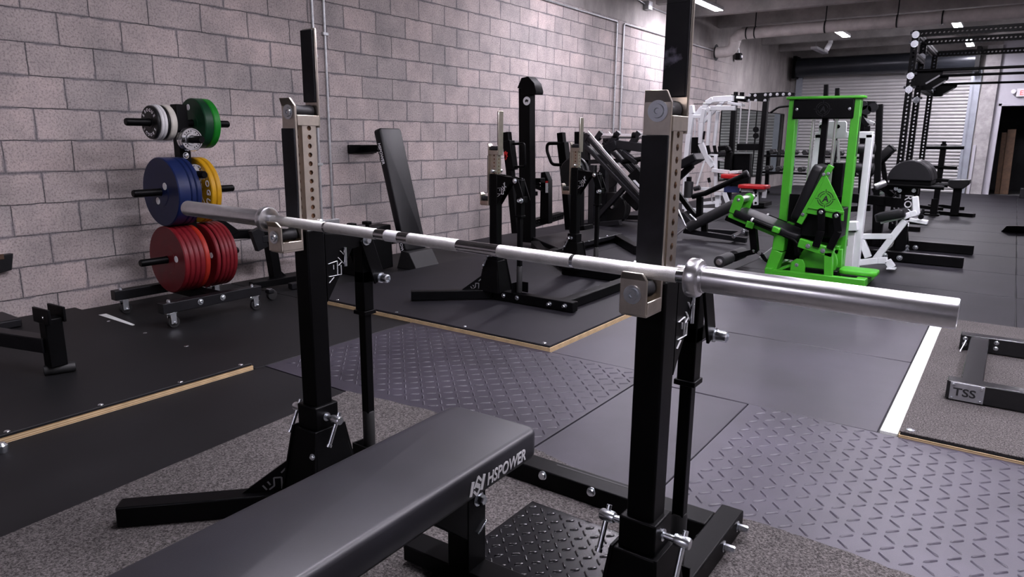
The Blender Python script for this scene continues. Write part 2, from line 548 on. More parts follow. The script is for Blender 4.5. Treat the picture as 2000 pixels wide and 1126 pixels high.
    def text(self, s, size, o, xd, yd, depth=0.001, shear=0.0, align='LEFT', spacing=1.0, offset=0.0, sx=1.0):
        cu = bpy.data.curves.new('t', 'FONT')
        cu.body = s
        cu.size = size
        cu.extrude = depth
        cu.shear = shear
        cu.offset = offset
        cu.align_x = align
        cu.space_character = spacing
        cu.resolution_u = 3
        ob = bpy.data.objects.new('t', cu)
        COL.objects.link(ob)
        dg = bpy.context.evaluated_depsgraph_get()
        me = bpy.data.meshes.new_from_object(ob.evaluated_get(dg))
        xd = V(xd).normalized()
        yd = V(yd).normalized()
        zd = xd.cross(yd)
        o = V(o)
        vs = [self.bm.verts.new(o + xd * v.co.x * sx + yd * v.co.y + zd * v.co.z) for v in me.vertices]
        for p in me.polygons:
            self.face([vs[i] for i in p.vertices])
        bpy.data.objects.remove(ob)
        bpy.data.curves.remove(cu)
        bpy.data.meshes.remove(me)
        return self

    def arctext(self, s, size, c, xd, yd, r, a0, step, depth=0.0008, offset=0.0):
        """letters round a circle; a0 is the angle of the first letter, step negative = clockwise"""
        c = V(c)
        xd = V(xd)
        yd = V(yd)
        for i, ch in enumerate(s):
            a = math.radians(a0 + step * i)
            rad = xd * math.cos(a) + yd * math.sin(a)
            tan = rad * 0 + (xd * math.sin(a) - yd * math.cos(a))
            if ch != ' ':
                self.text(ch, size, c + rad * r, tan, rad, depth, align='CENTER', offset=offset)
        return self

    def build(self, name, material, parent=None, bevel=0.0, smooth=35, seg=2):
        bmesh.ops.remove_doubles(self.bm, verts=self.bm.verts, dist=1e-6)
        bmesh.ops.recalc_face_normals(self.bm, faces=self.bm.faces)
        o = Vector((0, 0, 0))
        if parent is not None:
            o = ORIG[parent.name]
        if parent is None:
            xs = [v.co for v in self.bm.verts]
            lo = Vector((min(v.x for v in xs), min(v.y for v in xs), min(v.z for v in xs)))
            hi = Vector((max(v.x for v in xs), max(v.y for v in xs), max(v.z for v in xs)))
            o = Vector(((lo.x + hi.x) / 2, (lo.y + hi.y) / 2, lo.z))
        bmesh.ops.translate(self.bm, verts=self.bm.verts, vec=-o)
        me = bpy.data.meshes.new(name)
        self.bm.to_mesh(me)
        self.bm.free()
        for p in me.polygons:
            p.use_smooth = True
        me.set_sharp_from_angle(angle=math.radians(smooth))
        me.materials.append(material)
        ob = bpy.data.objects.new(name, me)
        COL.objects.link(ob)
        if parent is not None:
            ob.parent = parent
        else:
            ob.location = o
        ORIG[ob.name] = o.copy()
        if bevel > 0:
            md = ob.modifiers.new('soft_edges', 'BEVEL')
            md.width = bevel
            md.segments = seg
            md.limit_method = 'ANGLE'
            md.angle_limit = math.radians(40)
        return ob


def tag(o, label, cat, group=None, kind=None):
    o['label'] = label
    o['category'] = cat
    if group:
        o['group'] = group
    if kind:
        o['kind'] = kind
    return o


def thing(name, label, cat, loc, group=None):
    o = bpy.data.objects.new(name, None)
    o.empty_display_size = 0.1
    COL.objects.link(o)
    o.location = loc
    ORIG[o.name] = Vector(loc)
    return tag(o, label, cat, group)


def struct(mb, name, m, bevel=0.0):
    o = mb.build(name, m, None, bevel)
    o['kind'] = 'structure'
    return o


def dup(root, loc, rotz=0.0, label=None):
    """copy a thing with its parts and their sub-parts"""
    r = root.copy()
    COL.objects.link(r)
    r.location = loc
    r.rotation_euler = (0, 0, rotz)
    if label:
        r['label'] = label
    for ch in list(root.children):
        c = ch.copy()
        COL.objects.link(c)
        c.parent = r
        for g in list(ch.children):
            d = g.copy()
            COL.objects.link(d)
            d.parent = c
    return r


def B():
    return MB()


# ================================================================== the setting
struct(B().bx(-0.2, 9.2, -5.0, 22.5, -0.25, -0.013), 'floor', CONC_F)
struct(B().bx(-0.25, 0.0, -5.0, 20.5, -0.2, 4.0), 'wall_left', BLOCKS)
struct(B().bx(9.0, 9.2, -5.0, 20.5, -0.2, 4.0), 'wall_right', CONCRETE)
struct(B().bx(-0.2, 9.2, -5.2, -5.0, -0.2, 4.0), 'wall_front', WHITEWALL)
struct(B().bx(-0.2, 9.2, -5.2, 20.5, 4.0, 4.2), 'ceiling', CONCRETE)
k = 0
y = -3.5
while y < 19.6:
    k += 1
    m = B()
    m.prism([(-0.05, y - 0.07, 3.4), (-0.05, y + 0.07, 3.4), (-0.05, y + 0.13, 4.02), (-0.05, y - 0.13, 4.02)], (9.1, 0, 0))
    struct(m, 'trim_%d' % k, CONCRETE, 0.006)
    y += 1.5
# back wall: block piece behind the roller door, white painted piece with a doorway
m = B()
m.bx(-0.2, 4.66, 20.3, 20.5, -0.2, 4.0)
struct(m, 'wall_back', CONCRETE)
m = B()
m.bx(4.66, 4.80, 20.27, 20.5, -0.1, 4.0)
m.bx(4.80, 6.3, 20.27, 20.5, 2.04, 4.0)
m.bx(6.3, 9.0, 20.27, 20.5, -0.1, 4.0)
struct(m, 'wall_partition', WHITEWALL)
m = B()
m.bx(4.36, 4.66, 20.14, 20.3, -0.05, 3.4)
struct(m, 'trim_column', PILASTER, 0.008)
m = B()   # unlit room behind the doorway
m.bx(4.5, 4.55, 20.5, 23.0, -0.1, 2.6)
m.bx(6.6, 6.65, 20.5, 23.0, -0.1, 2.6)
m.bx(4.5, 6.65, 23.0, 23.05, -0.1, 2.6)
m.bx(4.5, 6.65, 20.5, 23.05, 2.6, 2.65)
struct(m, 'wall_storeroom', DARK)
# roller door
m = B()
nsl = 36
zz = 0.0
pr = []
for i in range(nsl):
    z0 = i * 0.0805
    pr += [(20.275, z0), (20.237, z0 + 0.006), (20.226, z0 + 0.035), (20.237, z0 + 0.062), (20.275, z0 + 0.066)]
pts = [(0.33, a, b) for a, b in pr] + [(0.33, 20.29, nsl * 0.0805), (0.33, 20.29, 0.0)]
m.prism(pts, (3.8, 0, 0))
door = struct(m, 'door_1', DOORM)
m = B()
m.bx(4.12, 4.20, 20.17, 20.28, 0, 2.92)
m.bx(4.20, 4.32, 20.20, 20.28, 0, 2.92)
m.bx(4.15, 4.18, 20.13, 20.17, 0, 2.92)
m.build('door_track', mat('blue_grey_track', (0.30, 0.32, 0.36), 0.45, 0.3, noise=0.1, nscale=5), door)
m = B()
m.bx(0.18, 0.33, 20.17, 20.28, 0, 2.92)
m.build('door_track', MATS['blue_grey_track'], door)
m = B()
m.lathe([(0.05, -0.06), (0.05, 0), (0.235, 0), (0.235, 3.95), (0.05, 3.95), (0.05, 4.05)], (0.22, 20.0, 3.08), (1, 0, 0), 40)
m.build('door_hood', HOODM, door)
B().bx(4.17, 4.26, 19.80, 20.25, 2.80, 3.36).build('hood_bracket', BLACK, door)
B().bx(0.14, 0.22, 19.80, 20.25, 2.80, 3.36).build('hood_bracket', BLACK, door)
m = B()
m.bx(4.36, 4.42, 20.08, 20.14, -0.01, 1.15)
struct(m, 'trim_post', WHITEWALL, 0.003)
m = B()
m.bx(4.735, 4.80, 20.23, 20.27, -0.01, 2.10)
m.bx(4.735, 6.37, 20.23, 20.27, 2.04, 2.10)
m.bx(6.30, 6.37, 20.23, 20.27, -0.01, 2.10)
struct(m, 'door_2', WHITEWALL, 0.004)

# planks in the doorway
for (x, w, y, lean, h, lab) in ((4.96, 0.10, 20.82, 0.03, 1.45, 'narrow wooden plank standing just inside the dark doorway, left of the two behind the frame'),
                                (5.10, 0.17, 20.76, 0.10, 1.52, 'wide wooden plank leaning inside the dark doorway, right of the narrower one')):
    m = B()
    m.bar((x, y - lean * 0.3, -0.012), (x - 0.04, y + lean, h), w, 0.04, up=(0, 1, 0))
    tag(m.build('wooden_plank', WOOD, None, 0.004), lab, 'plank', 'planks in the doorway')

# exit sign
t = thing('exit_sign', 'small white lit exit sign with red letters above the dark doorway', 'sign', (5.18, 20.2, 2.28))
B().bx(5.04, 5.5, 20.20, 20.265, 2.24, 2.42).build('housing', PLASTIC_W, t, 0.006)
m = B().text('EXIT', 0.15, (5.10, 20.198, 2.275), (1, 0, 0), (0, 0, 1), 0.002)
m.build('letters', mat('red_lit_letters', (1.0, 0.08, 0.08), 0.5, emit=1.2), t)
for xx in (4.98, 5.56):
    B().lathe([(0.03, 0), (0.05, 0.05), (0.05, 0.07)], (xx, 20.24, 2.36), (0, -1, 0), 16).build('lamp_head', PLASTIC_W, t)

# ------------------------------------------------------------------ floor coverings
MG = 'rubber floor mats laid edge to edge'


def mat_piece(x0, x1, y0, y1, m, label, z1=0.0, name='floor_mat', group=MG):
    g = 0.003
    o = B().bx(x0 + g, x1 - g, y0 + g, y1 - g, -0.0125, z1).build(name, m, None, 0.003, seg=1)
    return tag(o, label, 'floor mat', group)


def lugs(mb, x0, x1, y0, y1, pitch, length, width, h, z0=-0.001):
    r = 0
    y = y0 + pitch / 2
    while y < y1 - pitch * 0.3:
        x = x0 + pitch / 2
        c = 0
        while x < x1 - pitch * 0.3:
            a = math.radians(45 if (r + c) % 2 == 0 else -45)
            d = Vector((math.cos(a), math.sin(a), 0))
            s = Vector((-d.y, d.x, 0))
            p = Vector((x, y, z0))
            L, w = length / 2, width / 2
            b = [p - d * L, p - d * L * .75 - s * w, p + d * L * .75 - s * w, p + d * L, p + d * L * .75 + s * w, p - d * L * .75 + s * w]
            tq = [p - d * L * .8, p - d * L * .65 - s * w * .35, p + d * L * .65 - s * w * .35, p + d * L * .8, p + d * L * .65 + s * w * .35, p - d * L * .65 + s * w * .35]
            bv = [mb.bm.verts.new(q) for q in b]
            tv = [mb.bm.verts.new(q + Vector((0, 0, h))) for q in tq]
            for i in range(6):
                mb.face([bv[i], bv[(i + 1) % 6], tv[(i + 1) % 6], tv[i]])
            mb.face(tv)
            x += pitch
            c += 1
        y += pitch
        r += 1
    return mb


mat_piece(0.01, 2.072, 2.09, 3.282, RUBBER_D, 'dark rubber floor mat under the wheeled plate tree beside the block wall')
mat_piece(0.01, 0.88, 3.285, 5.75, RUBBER_D, 'dark rubber floor mat along the block wall, left of the middle plywood platform')
mat_piece(2.075, 3.02, -2.5, 2.145, RUBBER_D, 'dark smooth rubber floor mat in front of the left plywood platform edge')
mat_piece(3.79, 4.34, 2.0, 3.16, RUBBER, 'narrow plain rubber floor mat between the two ribbed tread mats')
m = B().bx(2.078, 3.787, 2.150, 3.282, -0.0125, 0)
lugs(m, 2.12, 3.77, 2.23, 3.26, 0.057, 0.054, 0.011, 0.0052)
tag(m.build('tread_mat', RUBBER, smooth=75), 'black rubber mat with raised tread ribs, behind the flat bench', 'floor mat', 'ribbed tread mats')
m = B().bx(4.343, 6.40, 2.0, 3.16, -0.0125, 0)
lugs(m, 4.39, 6.38, 2.135, 3.15, 0.057, 0.054, 0.011, 0.0052)
tag(m.build('tread_mat', RUBBER_DIA, smooth=75), 'grey rubber mat with raised tread ribs at the lower right, glare put into its colour', 'floor mat', 'ribbed tread mats')
mat_piece(3.79, 4.885, 3.163, 4.342, RUBBER, 'plain rubber floor mat just beyond the ribbed mats, beside the white strip')
mat_piece(3.165, 3.787, 3.285, 4.342, RUBBER, 'plain rubber floor mat touching the right plywood edge of the middle platform')
mat_piece(3.165, 4.885, 4.345, 5.53, RUBBER, 'plain rubber floor mat beside the white strip, second row beyond the ribbed mats')
yy = 5.53
rows = 0
while yy < 20:
    y1 = min(yy + 1.22, 20.25)
    for ci, (xa, xb) in enumerate(((0.01, 1.62), (1.62, 3.165), (3.165, 5.36), (5.36, 7.2), (7.2, 8.98))):
        if yy < 6.0 and ci < 2:
            continue
        if yy < 6.8 and ci < 2:
            mat_piece(xa, xb, 5.753, y1, RUBBER_DIM, 'plain rubber floor mat in the rows receding to the roller door')
        else:
            mat_piece(xa, xb, yy, y1, RUBBER_DIM, 'plain rubber floor mat in the rows receding to the roller door')
    yy = y1
    rows += 1

# carpet under the front rack
m = B()
edge = [(2.72, 2.15), (3.2, 2.205), (3.5, 2.19), (3.78, 2.165), (3.96, 2.12), (4.2, 2.10), (4.43, 2.085), (4.66, 2.13), (4.87, 2.127), (5.13, 2.105), (5.5, 2.08), (5.9, 2.07), (5.9, -2.5), (3.02, -2.5), (2.84, 0.66)]
fine = []
for (a, b) in zip(edge, edge[1:] + edge[:1]):
    n_ = 8
    for i in range(n_):
        t_ = i / n_
        j = 0.006 if (i and b[1] > 2) else 0
        fine.append((a[0] + (b[0] - a[0]) * t_, a[1] + (b[1] - a[1]) * t_ + random.uniform(-j, j), -0.011))
m.prism([(x_, y_, 0.0006) for x_, y_, z_ in fine], (0, 0, 0.0030))
m.bx(3.03, 5.9, -2.5, 1.995, -0.0125, 0.003)
tag(m.build('carpet', CARPET), 'grey brown speckled carpet piece under the front bench press rack', 'carpet')

# small tread plate under the bench
m = B().bx(4.03, 4.50, 0.3, 1.80, 0.0042, 0.010)
lugs(m, 4.035, 4.495, 0.31, 1.795, 0.036, 0.030, 0.008, 0.0045, 0.0095)
tag(m.build('tread_plate', TREAD, smooth=75), 'shiny black tread plate lying on the carpet beside the flat bench', 'plate mat')


def platform(x0, x1, y0, y1, zp, zt, name, label, top, over=0.0):
    t = thing(name, label, 'platform', ((x0 + x1) / 2, (y0 + y1) / 2, -0.012))
    B().bx(x0, x1, y0, y1, -0.0125, zp).build('plywood_base', PLY, t)
    B().bx(x0 + 0.004, x1 - 0.004, y0 + 0.004, y1 - 0.004, zp, zt).build('top_mat', top, t, 0.003, seg=1)
    return t


tp = platform(0.03, 2.062, -2.5, 2.085, 0.016, 0.030, 'lifting_platform', 'low plywood platform topped with black rubber at the left edge, holding the bench frame', RUBBER_D)
for (xx, yy) in ((2.035, 0.45), (2.035, 0.97), (2.035, 1.33), (2.035, 1.70), (2.035, 2.03), (0.6, 2.04), (1.05, 2.04), (1.5, 2.04)):
    B().lathe([(0.012, 0), (0.009, 0.003)], (xx, yy, 0.030), (0, 0, 1), 14).build('screw_head', ZINC, tp)
tp = platform(0.883, 3.158, 3.288, 5.75, 0.020, 0.035, 'lifting_platform', 'low plywood platform topped with black rubber in the middle, carrying the second bench press rack', RUBBER_DIM)
for xx in (1.3, 1.9, 2.5, 3.1):
    B().lathe([(0.012, 0), (0.009, 0.003)], (xx, 3.32, 0.035), (0, 0, 1), 14).build('screw_head', ZINC, tp)
t = thing('lifting_platform', 'carpet topped plywood platform at the right edge, carrying the low tube frame', 'platform', (6.0, 4.3, -0.012))
B().bx(4.962, 7.0, 3.165, 5.53, -0.0125, 0.010).build('plywood_base', PLY, t)
B().bx(4.966, 7.0, 3.169, 5.526, 0.010, 0.019).build('rubber_layer', RUBBER_D, t)
B().bx(4.962, 7.0, 3.172, 5.53, 0.019, 0.026).build('carpet_top', CARPET, t, 0.003)
m = B().lathe([(0.016, 0), (0.016, 0.004), (0.008, 0.006)], (5.0, 3.20, 0.026), (0, 0, 1), 16)
m.build('screw_head', ZINC, t)
tag(B().bx(4.889, 4.957, 3.19, 5.50, -0.0125, 0.003).build('floor_strip', STRIPM, None, 0.002), 'long white strip on the floor along the right carpet platform', 'floor strip')
m = B().bar((0.285, 2.140, 0.004), (0.715, 2.115, 0.004), 0.055, 0.007)
tag(m.build('floor_strip', STRIPM, None, 0.002), 'short white strip lying between mats by the wall, left of the plate tree', 'floor strip')

# ------------------------------------------------------------------ wall services
def conduit(pts, r, label, clips=()):
    t = thing('conduit', label, 'conduit', pts[0])
    B().path(pts, r, 10).build('pipe', GALV, t)
    for p in clips:
        B().bx(0.001, 0.03, p[1] - 0.03, p[1] + 0.03, p[2] - 0.012, p[2] + 0.012).build('strap', GALV, t, 0.002)
    return t


conduit([(0.014, 4.27, 3.95), (0.014, 4.27, 0.43)], 0.011, 'thin vertical steel conduit on the block wall, left of the close pair behind the rack', [(0, 4.27, 1.9), (0, 4.27, 0.95)])
conduit([(0.014, 4.40, 3.95), (0.014, 4.40, 0.43)], 0.011, 'thin vertical steel conduit on the block wall, right of the close pair behind the rack', [(0, 4.40, 2.1)])
tag(B().bx(0.001, 0.05, 4.22, 4.45, 0.30, 0.44).build('junction_box', GALV, None, 0.004), 'metal junction box at the foot of the paired conduits', 'junction box')
conduit([(0.016, 4.8, 2.945), (0.016, 10.05, 2.945), (0.016, 10.05, 0.5)], 0.014, 'steel conduit running along the wall top then bending down beside its neighbour, left one', [(0, 8.8, 2.945), (0, 10.05, 2.0)])
conduit([(0.016, 14.2, 2.945), (0.016, 10.28, 2.945), (0.016, 10.28, 0.5)], 0.014, 'steel conduit bending down the wall then running toward the roller door, right one', [(0, 12.0, 2.945), (0, 10.28, 2.0)])
conduit([(0.02, 9.2, 3.52), (0.02, 10.965, 3.335)], 0.012, 'short steel conduit high on the wall running to the small junction box')
conduit([(0.02, 11.125, 3.32), (0.02, 12.54, 3.30)], 0.012, 'short steel conduit from the high junction box to the white wall box')
t = thing('junction_box', 'small metal junction box high on the wall where conduits meet', 'junction box', (0.03, 11.05, 3.27))
B().bx(0.001, 0.09, 10.97, 11.12, 3.25, 3.38).build('box', GALV, t, 0.006)
B().bx(0.09, 0.094, 10.99, 11.10, 3.27, 3.36).build('cover', GALV, t, 0.002)
tag(B().bx(0.001, 0.12, 12.55, 12.85, 3.16, 3.36).build('wall_box', PLASTIC_W, None, 0.006), 'white square box high on the wall behind the tall rack post', 'wall box')
t = thing('security_camera', 'small dark camera on a bent arm on the wall under the large pipe', 'camera', (0.05, 15.55, 2.95))
B().path([(0.01, 15.45, 3.22), (0.08, 15.5, 3.2), (0.10, 15.55, 3.02)], 0.014, 10).build('arm', GALV, t)
B().bx(0.04, 0.16, 15.48, 15.62, 2.88, 3.02).build('body', BLACK2, t, 0.012)
B().lathe([(0.035, 0), (0.03, 0.015)], (0.16, 15.55, 2.95), (1, -0.3, 0), 20).build('lens_ring', PLASTIC_W, t)
t = thing('security_camera', 'white dome camera hanging from the ceiling beam near the unlit fixture', 'camera', (1.50, 17.5, 3.1))
B().lathe([(0.05, 0), (0.05, 0.08), (0.035, 0.1)], (1.50, 17.5, 3.42), (0, 0, -1), 20).build('mount', PLASTIC_W, t)
B().lathe([(0.03, 0), (0.055, 0.03), (0.055, 0.17), (0.04, 0.2)], (1.50, 17.47, 3.34), (-0.2, -0.5, -0.75), 20).build('body', PLASTIC_W, t)

# large drain pipe under the beams
t = thing('drain_pipe', 'large grey overhead pipe with an elbow going into the block wall', 'pipe', (0.0, 14.3, 3.0))
m = B().path([(-0.12, 14.45, 2.93), (0.36, 14.40, 2.93), (0.42, 14.35, 3.24), (5.3, 14.30, 3.26)], 0.105, 24, 8)
m.build('pipe', PIPE, t)
for xx in (0.62, 0.78, 2.05, 3.22, 3.9):
    B().lathe([(0.112, 0), (0.112, 0.02)], (xx, 14.335 - (xx - 0.4) * 0.008, 3.245 + (xx - .4) * 0.003), (1, 0, 0), 28).build('clamp_ring', BLACK2, t)
for xx in (0.79, 2.06, 3.23):
    B().bx(xx - 0.008, xx + 0.008, 14.29, 14.31, 3.33, 3.95).build('hanger_rod', BLACK2, t)
m = B().lathe([(0.16, 0), (0.13, 0.012)], (0.0, 14.45, 2.93), (1, 0, 0), 28)  # dark ring stands for the shade in the pipe's wall hole
m.build('wall_hole_ring', DARK, t)
m = B().lathe([(0.105, 0), (0.112, 0.004), (0.112, 0.10), (0.105, 0.104)], (0.395, 14.375, 3.09), (0.04, -0.02, 1), 28)
m.build('coupling', PIPE, t)

# ------------------------------------------------------------------ strip lights
def strip_light(x, y, z, L, lit, label, ang=0.0):
    t = thing('ceiling_light', label, 'light', (x, y, z), 'ceiling strip lights')
    B().bx(x - 0.075, x + 0.075, y - L / 2, y + L / 2, z, z + 0.05).build('housing', PLASTIC_W, t, 0.006)
    B().bx(x - 0.066, x + 0.066, y - L / 2 + 0.01, y + L / 2 - 0.01, z - 0.006, z).build('diffuser', LAMP if lit else LAMP_OFF, t)
    for d in (-0.35, 0.35):
        B().bx(x - 0.008, x + 0.008, y + d * L - 0.008, y + d * L + 0.008, z + 0.05, 4.0).build('hanger', GALV, t)
    return t


strip_light(0.80, 11.65, 3.34, 1.15, True, 'lit ceiling strip light by the block wall, beside the tall rack post')
strip_light(2.03, 15.85, 3.32, 1.2, True, 'lit ceiling strip light under the drain pipe, above the green machine')
strip_light(1.02, 18.7, 3.32, 1.2, False, 'unlit ceiling strip light in front of the roller door hood')
strip_light(4.08, 18.6, 3.30, 1.2, True, 'lit ceiling strip light near the roller door, lower of the two by the power rack')
strip_light(4.03, 15.6, 3.30, 1.2, True, 'lit ceiling strip light behind the top beam of the power rack')
for (x, y) in ((1.45, 8.0), (4.6, 7.4), (5.3, 4.0), (3.7, 2.0), (6.2, 2.2), (6.5, 6.2), (6.3, 15.5), (4.0, -4.7)):  # unseen; last one added to light the front wall for nickel reflections
    strip_light(x, y, 3.34, 1.2, True, 'lit ceiling strip light overhead, unseen from the camera')

# ================================================================== helpers for small hardware (each bolt is a part of its own)
def bolt(par, p, axis, r=0.011, h=0.01, kind='hex', m=ZINC):
    q = MB()
    if kind == 'hex':
        q.hexbolt(p, axis, r, h)
    else:
        q.dome(p, axis, r, h)
    return q.build('bolt', m, par)


# ================================================================== the competition rack (built once, copied for the second one)
RX, RY = 4.053, 1.367
rack = thing('bench_press_rack', 'large black press rack with nickel hooks in the foreground, holding the silver barbell', 'press rack', (RX, RY, 0.0), 'bench press racks')
for s in (-1, 1):
    tx = RX + s * 0.571
    dz = -s * 0.006
    ty = RY
    # outer tube and base
    B().bx(tx - .033, tx + .033, ty - .033, ty + .033, 0.10, 0.925 + dz).build('upright', BLACK, rack, 0.005)
    sock = B().bx(tx - .045, tx + .045, ty - .045, ty + .045, 0.295, 0.372).build('base_socket', BLACK, rack, 0.004)
    m = B()
    a, b_ = 0.056, 0.092
    m.hexa([(tx - b_, ty - b_, .066), (tx + b_, ty - b_, .066), (tx + b_, ty + b_, .066), (tx - b_, ty + b_, .066), (tx - a, ty - a, .296), (tx + a, ty - a, .296), (tx + a, ty + a, .296), (tx - a, ty + a, .296)])
    gus = m.build('base_gusset', BLACK, rack, 0.004)
    for sgn in (-1, 1):
        m = B().prism([(tx + sgn * .075, ty - .10, .066), (tx + sgn * .075, ty + .10, .066), (tx + sgn * .05, ty + .06, .30), (tx + sgn * .05, ty - .06, .30)], (sgn * .008, 0, 0))
        m.build('side_plate', BLACK, gus, 0.001)
    # splayed front foot with its fin
    d = Vector((s * 0.69, -0.72, 0)).normalized()
    e = Vector((tx, ty, 0)) + d * 0.62
    m = B().bar(Vector((tx, ty, 0.041)) + d * 0.03, e + Vector((0, 0, 0.041)), 0.066, 0.068)
    m.build('front_foot', BLACK, rack, 0.005)
    n = Vector((-d.y, d.x, 0))
    o = Vector((tx, ty, 0))
    fin = B().prism([o + d * .07 + n * -.004 + V(0, 0, .20), o + d * .11 + n * -.004 + V(0, 0, .175), o + d * .25 + n * -.004 + V(0, 0, .076), o + d * .07 + n * -.004 + V(0, 0, .076)], n * .008).build('foot_fin', BLACK, rack, 0.001)
    # emblem strokes on the fin
    m = B()
    for side in (-1, 1):
        q = n * (0.0045 * side)
        w0 = o + d * .125 + q + V(0, 0, .082)
        for (p0, p1) in (((0, 0), (0, .05)), ((0, .05), (.03, .05)), ((.03, .015), (.03, .05)), ((.03, .015), (.05, .0)), ((-.02, .03), (-.02, .09)), ((-.02, .09), (.0, .07)), ((.06, 0), (.075, .02)), ((.045, .02), (.055, .035))):
            m.bar(w0 + d * p0[0] * .8 + V(0, 0, p0[1] * .8), w0 + d * p1[0] * .8 + V(0, 0, p1[1] * .8), 0.005, 0.001, up=n)
    m.build('emblem', mat('dull_grey_ink', (0.12, 0.12, 0.125), 0.5, noise=0.1, nscale=80) if 'dull_grey_ink' not in MATS else MATS['dull_grey_ink'], fin)
    # lock screws with T handles on both sides of the socket
    for sgn in (-1, 1):
        for (yy, zz) in ((ty - 0.005, 0.335),):
            m = B()
            x0 = tx + sgn * 0.045
            m.lathe([(.014, 0), (.014, .004), (.008, .004), (.008, .03), (.013, .03), (.014, .036), (.014, .062), (.012, .066)], (x0, yy, zz), (sgn, 0, 0), 20)
            sc = m.build('lock_screw', ZINC, rack)
            m = B().tube((x0 + sgn * .05, yy + .012, zz + .022), (x0 + sgn * .05, yy - .035, zz - .075), .0065, n=14)
            m.lathe([(.009, 0), (.009, .008)], (x0 + sgn * .05, yy - .033, zz - .07), (0, -.4, -.8), 14)
            m.build('screw_handle', ZINC, sc)
    bolt(rack, (tx + .055, ty - .073, .225), (0.2, -1, 0.2), .007)
    # nickel inner mast
    mast = B().perftube((tx, ty, .60), (tx, ty, 1.236 + dz), (1, 0, 0), 0.050, 25, 0.0075, 0.004).build('inner_mast', NICKEL, rack)
    guide = B().bx(tx - .029, tx + .029, ty - .052, ty - .044, .872 + dz, 1.285 + dz)
    guide.prism([(tx - .029, ty - .052, 1.285 + dz), (tx + .029, ty - .052, 1.285 + dz), (tx + .023, ty - .064, 1.307 + dz), (tx - .023, ty - .064, 1.307 + dz)], (0, .008, 0))
    guide = guide.build('guide_plate', NICKEL, rack, 0.0015)
    B().bx(tx - .0285, tx + .0285, ty - .058, ty - .052, .958 + dz, 1.222 + dz).build('guide_strip', RUBSTRIP, rack, 0.002)
    m = B().lathe([(.021, 0), (.021, .003), (.014, .003), (.013, .007), (.006, .007), (.005, .004)], (tx + .002, ty - .052, 1.268 + dz), (0, -1, 0), 28)
    m.build('guide_bolt', ZINC, rack)
    B().bx(tx - .0195, tx + .0195, ty - .0195, ty + .0195, .62, 1.23 + dz).build('hole_backing', HOLE_BROWN, rack)  # added bar: blocks light through the holes, dim interior put into its brown
    # upper roller saddle between guide plate and back post
    m = B()
    m.bx(tx - .029, tx + .029, ty - .044, ty + .034, 1.230 + dz, 1.238 + dz)
    m.bx(tx + .027, tx + .031, ty - .044, ty + .034, 1.230 + dz, 1.260 + dz)
    m.bx(tx - .031, tx - .027, ty - .044, ty + .034, 1.230 + dz, 1.260 + dz)
    m.build('upper_saddle', NICKEL, rack, 0.0015)
    B().lathe([(.017, 0), (.019, .004), (.016, .035), (.019, .066), (.017, .07)], (tx, ty - .04, 1.272 + dz), (0, 1, 0), 28).build('roller', FOAM, rack)
    post = B().bx(tx - .029, tx + .029, ty + .033, ty + .041, 1.225 + dz, 1.512 if s < 0 else 1.525).build('back_post', NICKEL, rack, 0.003)
    B().bx(tx - .027, tx + .024, ty + .026, ty + .033, 1.298 + dz, 1.508 if s < 0 else 1.521).build('post_pad', SCUFF if s > 0 else RUBSTRIP, rack, 0.002)
    if s > 0:
        m = B()
        for i in range(4):
            m.bar((tx - .012 + i * .006, ty + .0255, 1.492 - i * .003), (tx + .002 + i * .006, ty + .0255, 1.512 - i * .003), .0035, .001, up=(0, 1, 0))
        m.bx(tx - .022, tx + .018, ty + .0248, ty + .026, 1.474, 1.480)
        m.build('emblem', BLACK2, post)
    # lower hook: U shape in front of the guide plate
    fz = .872 + dz
    hook = B()
    hook.bx(tx - .029, tx + .029, ty - .118, ty - .044, fz - .006, fz + .004)
    hook.bx(tx - .029, tx + .029, ty - .124, ty - .116, fz - .002, fz + .070)
    hook.prism([(tx - .029, ty - .124, fz + .070), (tx + .029, ty - .124, fz + .070), (tx + .022, ty - .134, fz + .086), (tx - .022, ty - .134, fz + .086)], (0, .008, 0))
    hook.bx(tx + .027, tx + .031, ty - .118, ty - .05, fz, fz + .026)
    hook.bx(tx - .031, tx - .027, ty - .118, ty - .05, fz, fz + .026)
    hook = hook.build('bar_hook', NICKEL, rack, 0.0025)
    B().lathe([(.017, 0), (.0195, .004), (.016, .03), (.0195, .056), (.017, .06)], (tx, ty - .114, .9155 + dz), (0, 1, 0), 28).build('roller', FOAM, hook)
    B().lathe([(.019, 0), (.019, .003), (.013, .003), (.012, .008), (.006, .008), (.005, .004)], (tx, ty - .124, .912 + dz), (0, -1, 0), 28).build('bolt', ZINC, hook)
    # clamp screw across the tube top
    for sgn in (-1, 1):
        B().lathe([(.008, 0), (.008, .015), (.013, .015), (.013, .032), (.010, .036)], (tx + sgn * .025, ty + .004, .945 + dz), (sgn, 0, 0), 18).build('clamp_knob', ZINC, rack)
    # ear, link and jack lever behind the upright
    ear = B()
    for sgn in (-1, 1):
        ear.prism([(tx + sgn * .026, ty + .033, .915), (tx + sgn * .026, ty + .205, .895), (tx + sgn * .026, ty + .215, .865), (tx + sgn * .026, ty + .14, .855), (tx + sgn * .026, ty + .033, .70)], (sgn * .007, 0, 0))
    ear.bx(tx - .026, tx + .026, ty + .033, ty + .12, .88, .905)
    ear = ear.build('lever_ear', BLACK, rack, 0.001)
    m = B()
    w0 = V(tx + .0335, ty + .04, .78)
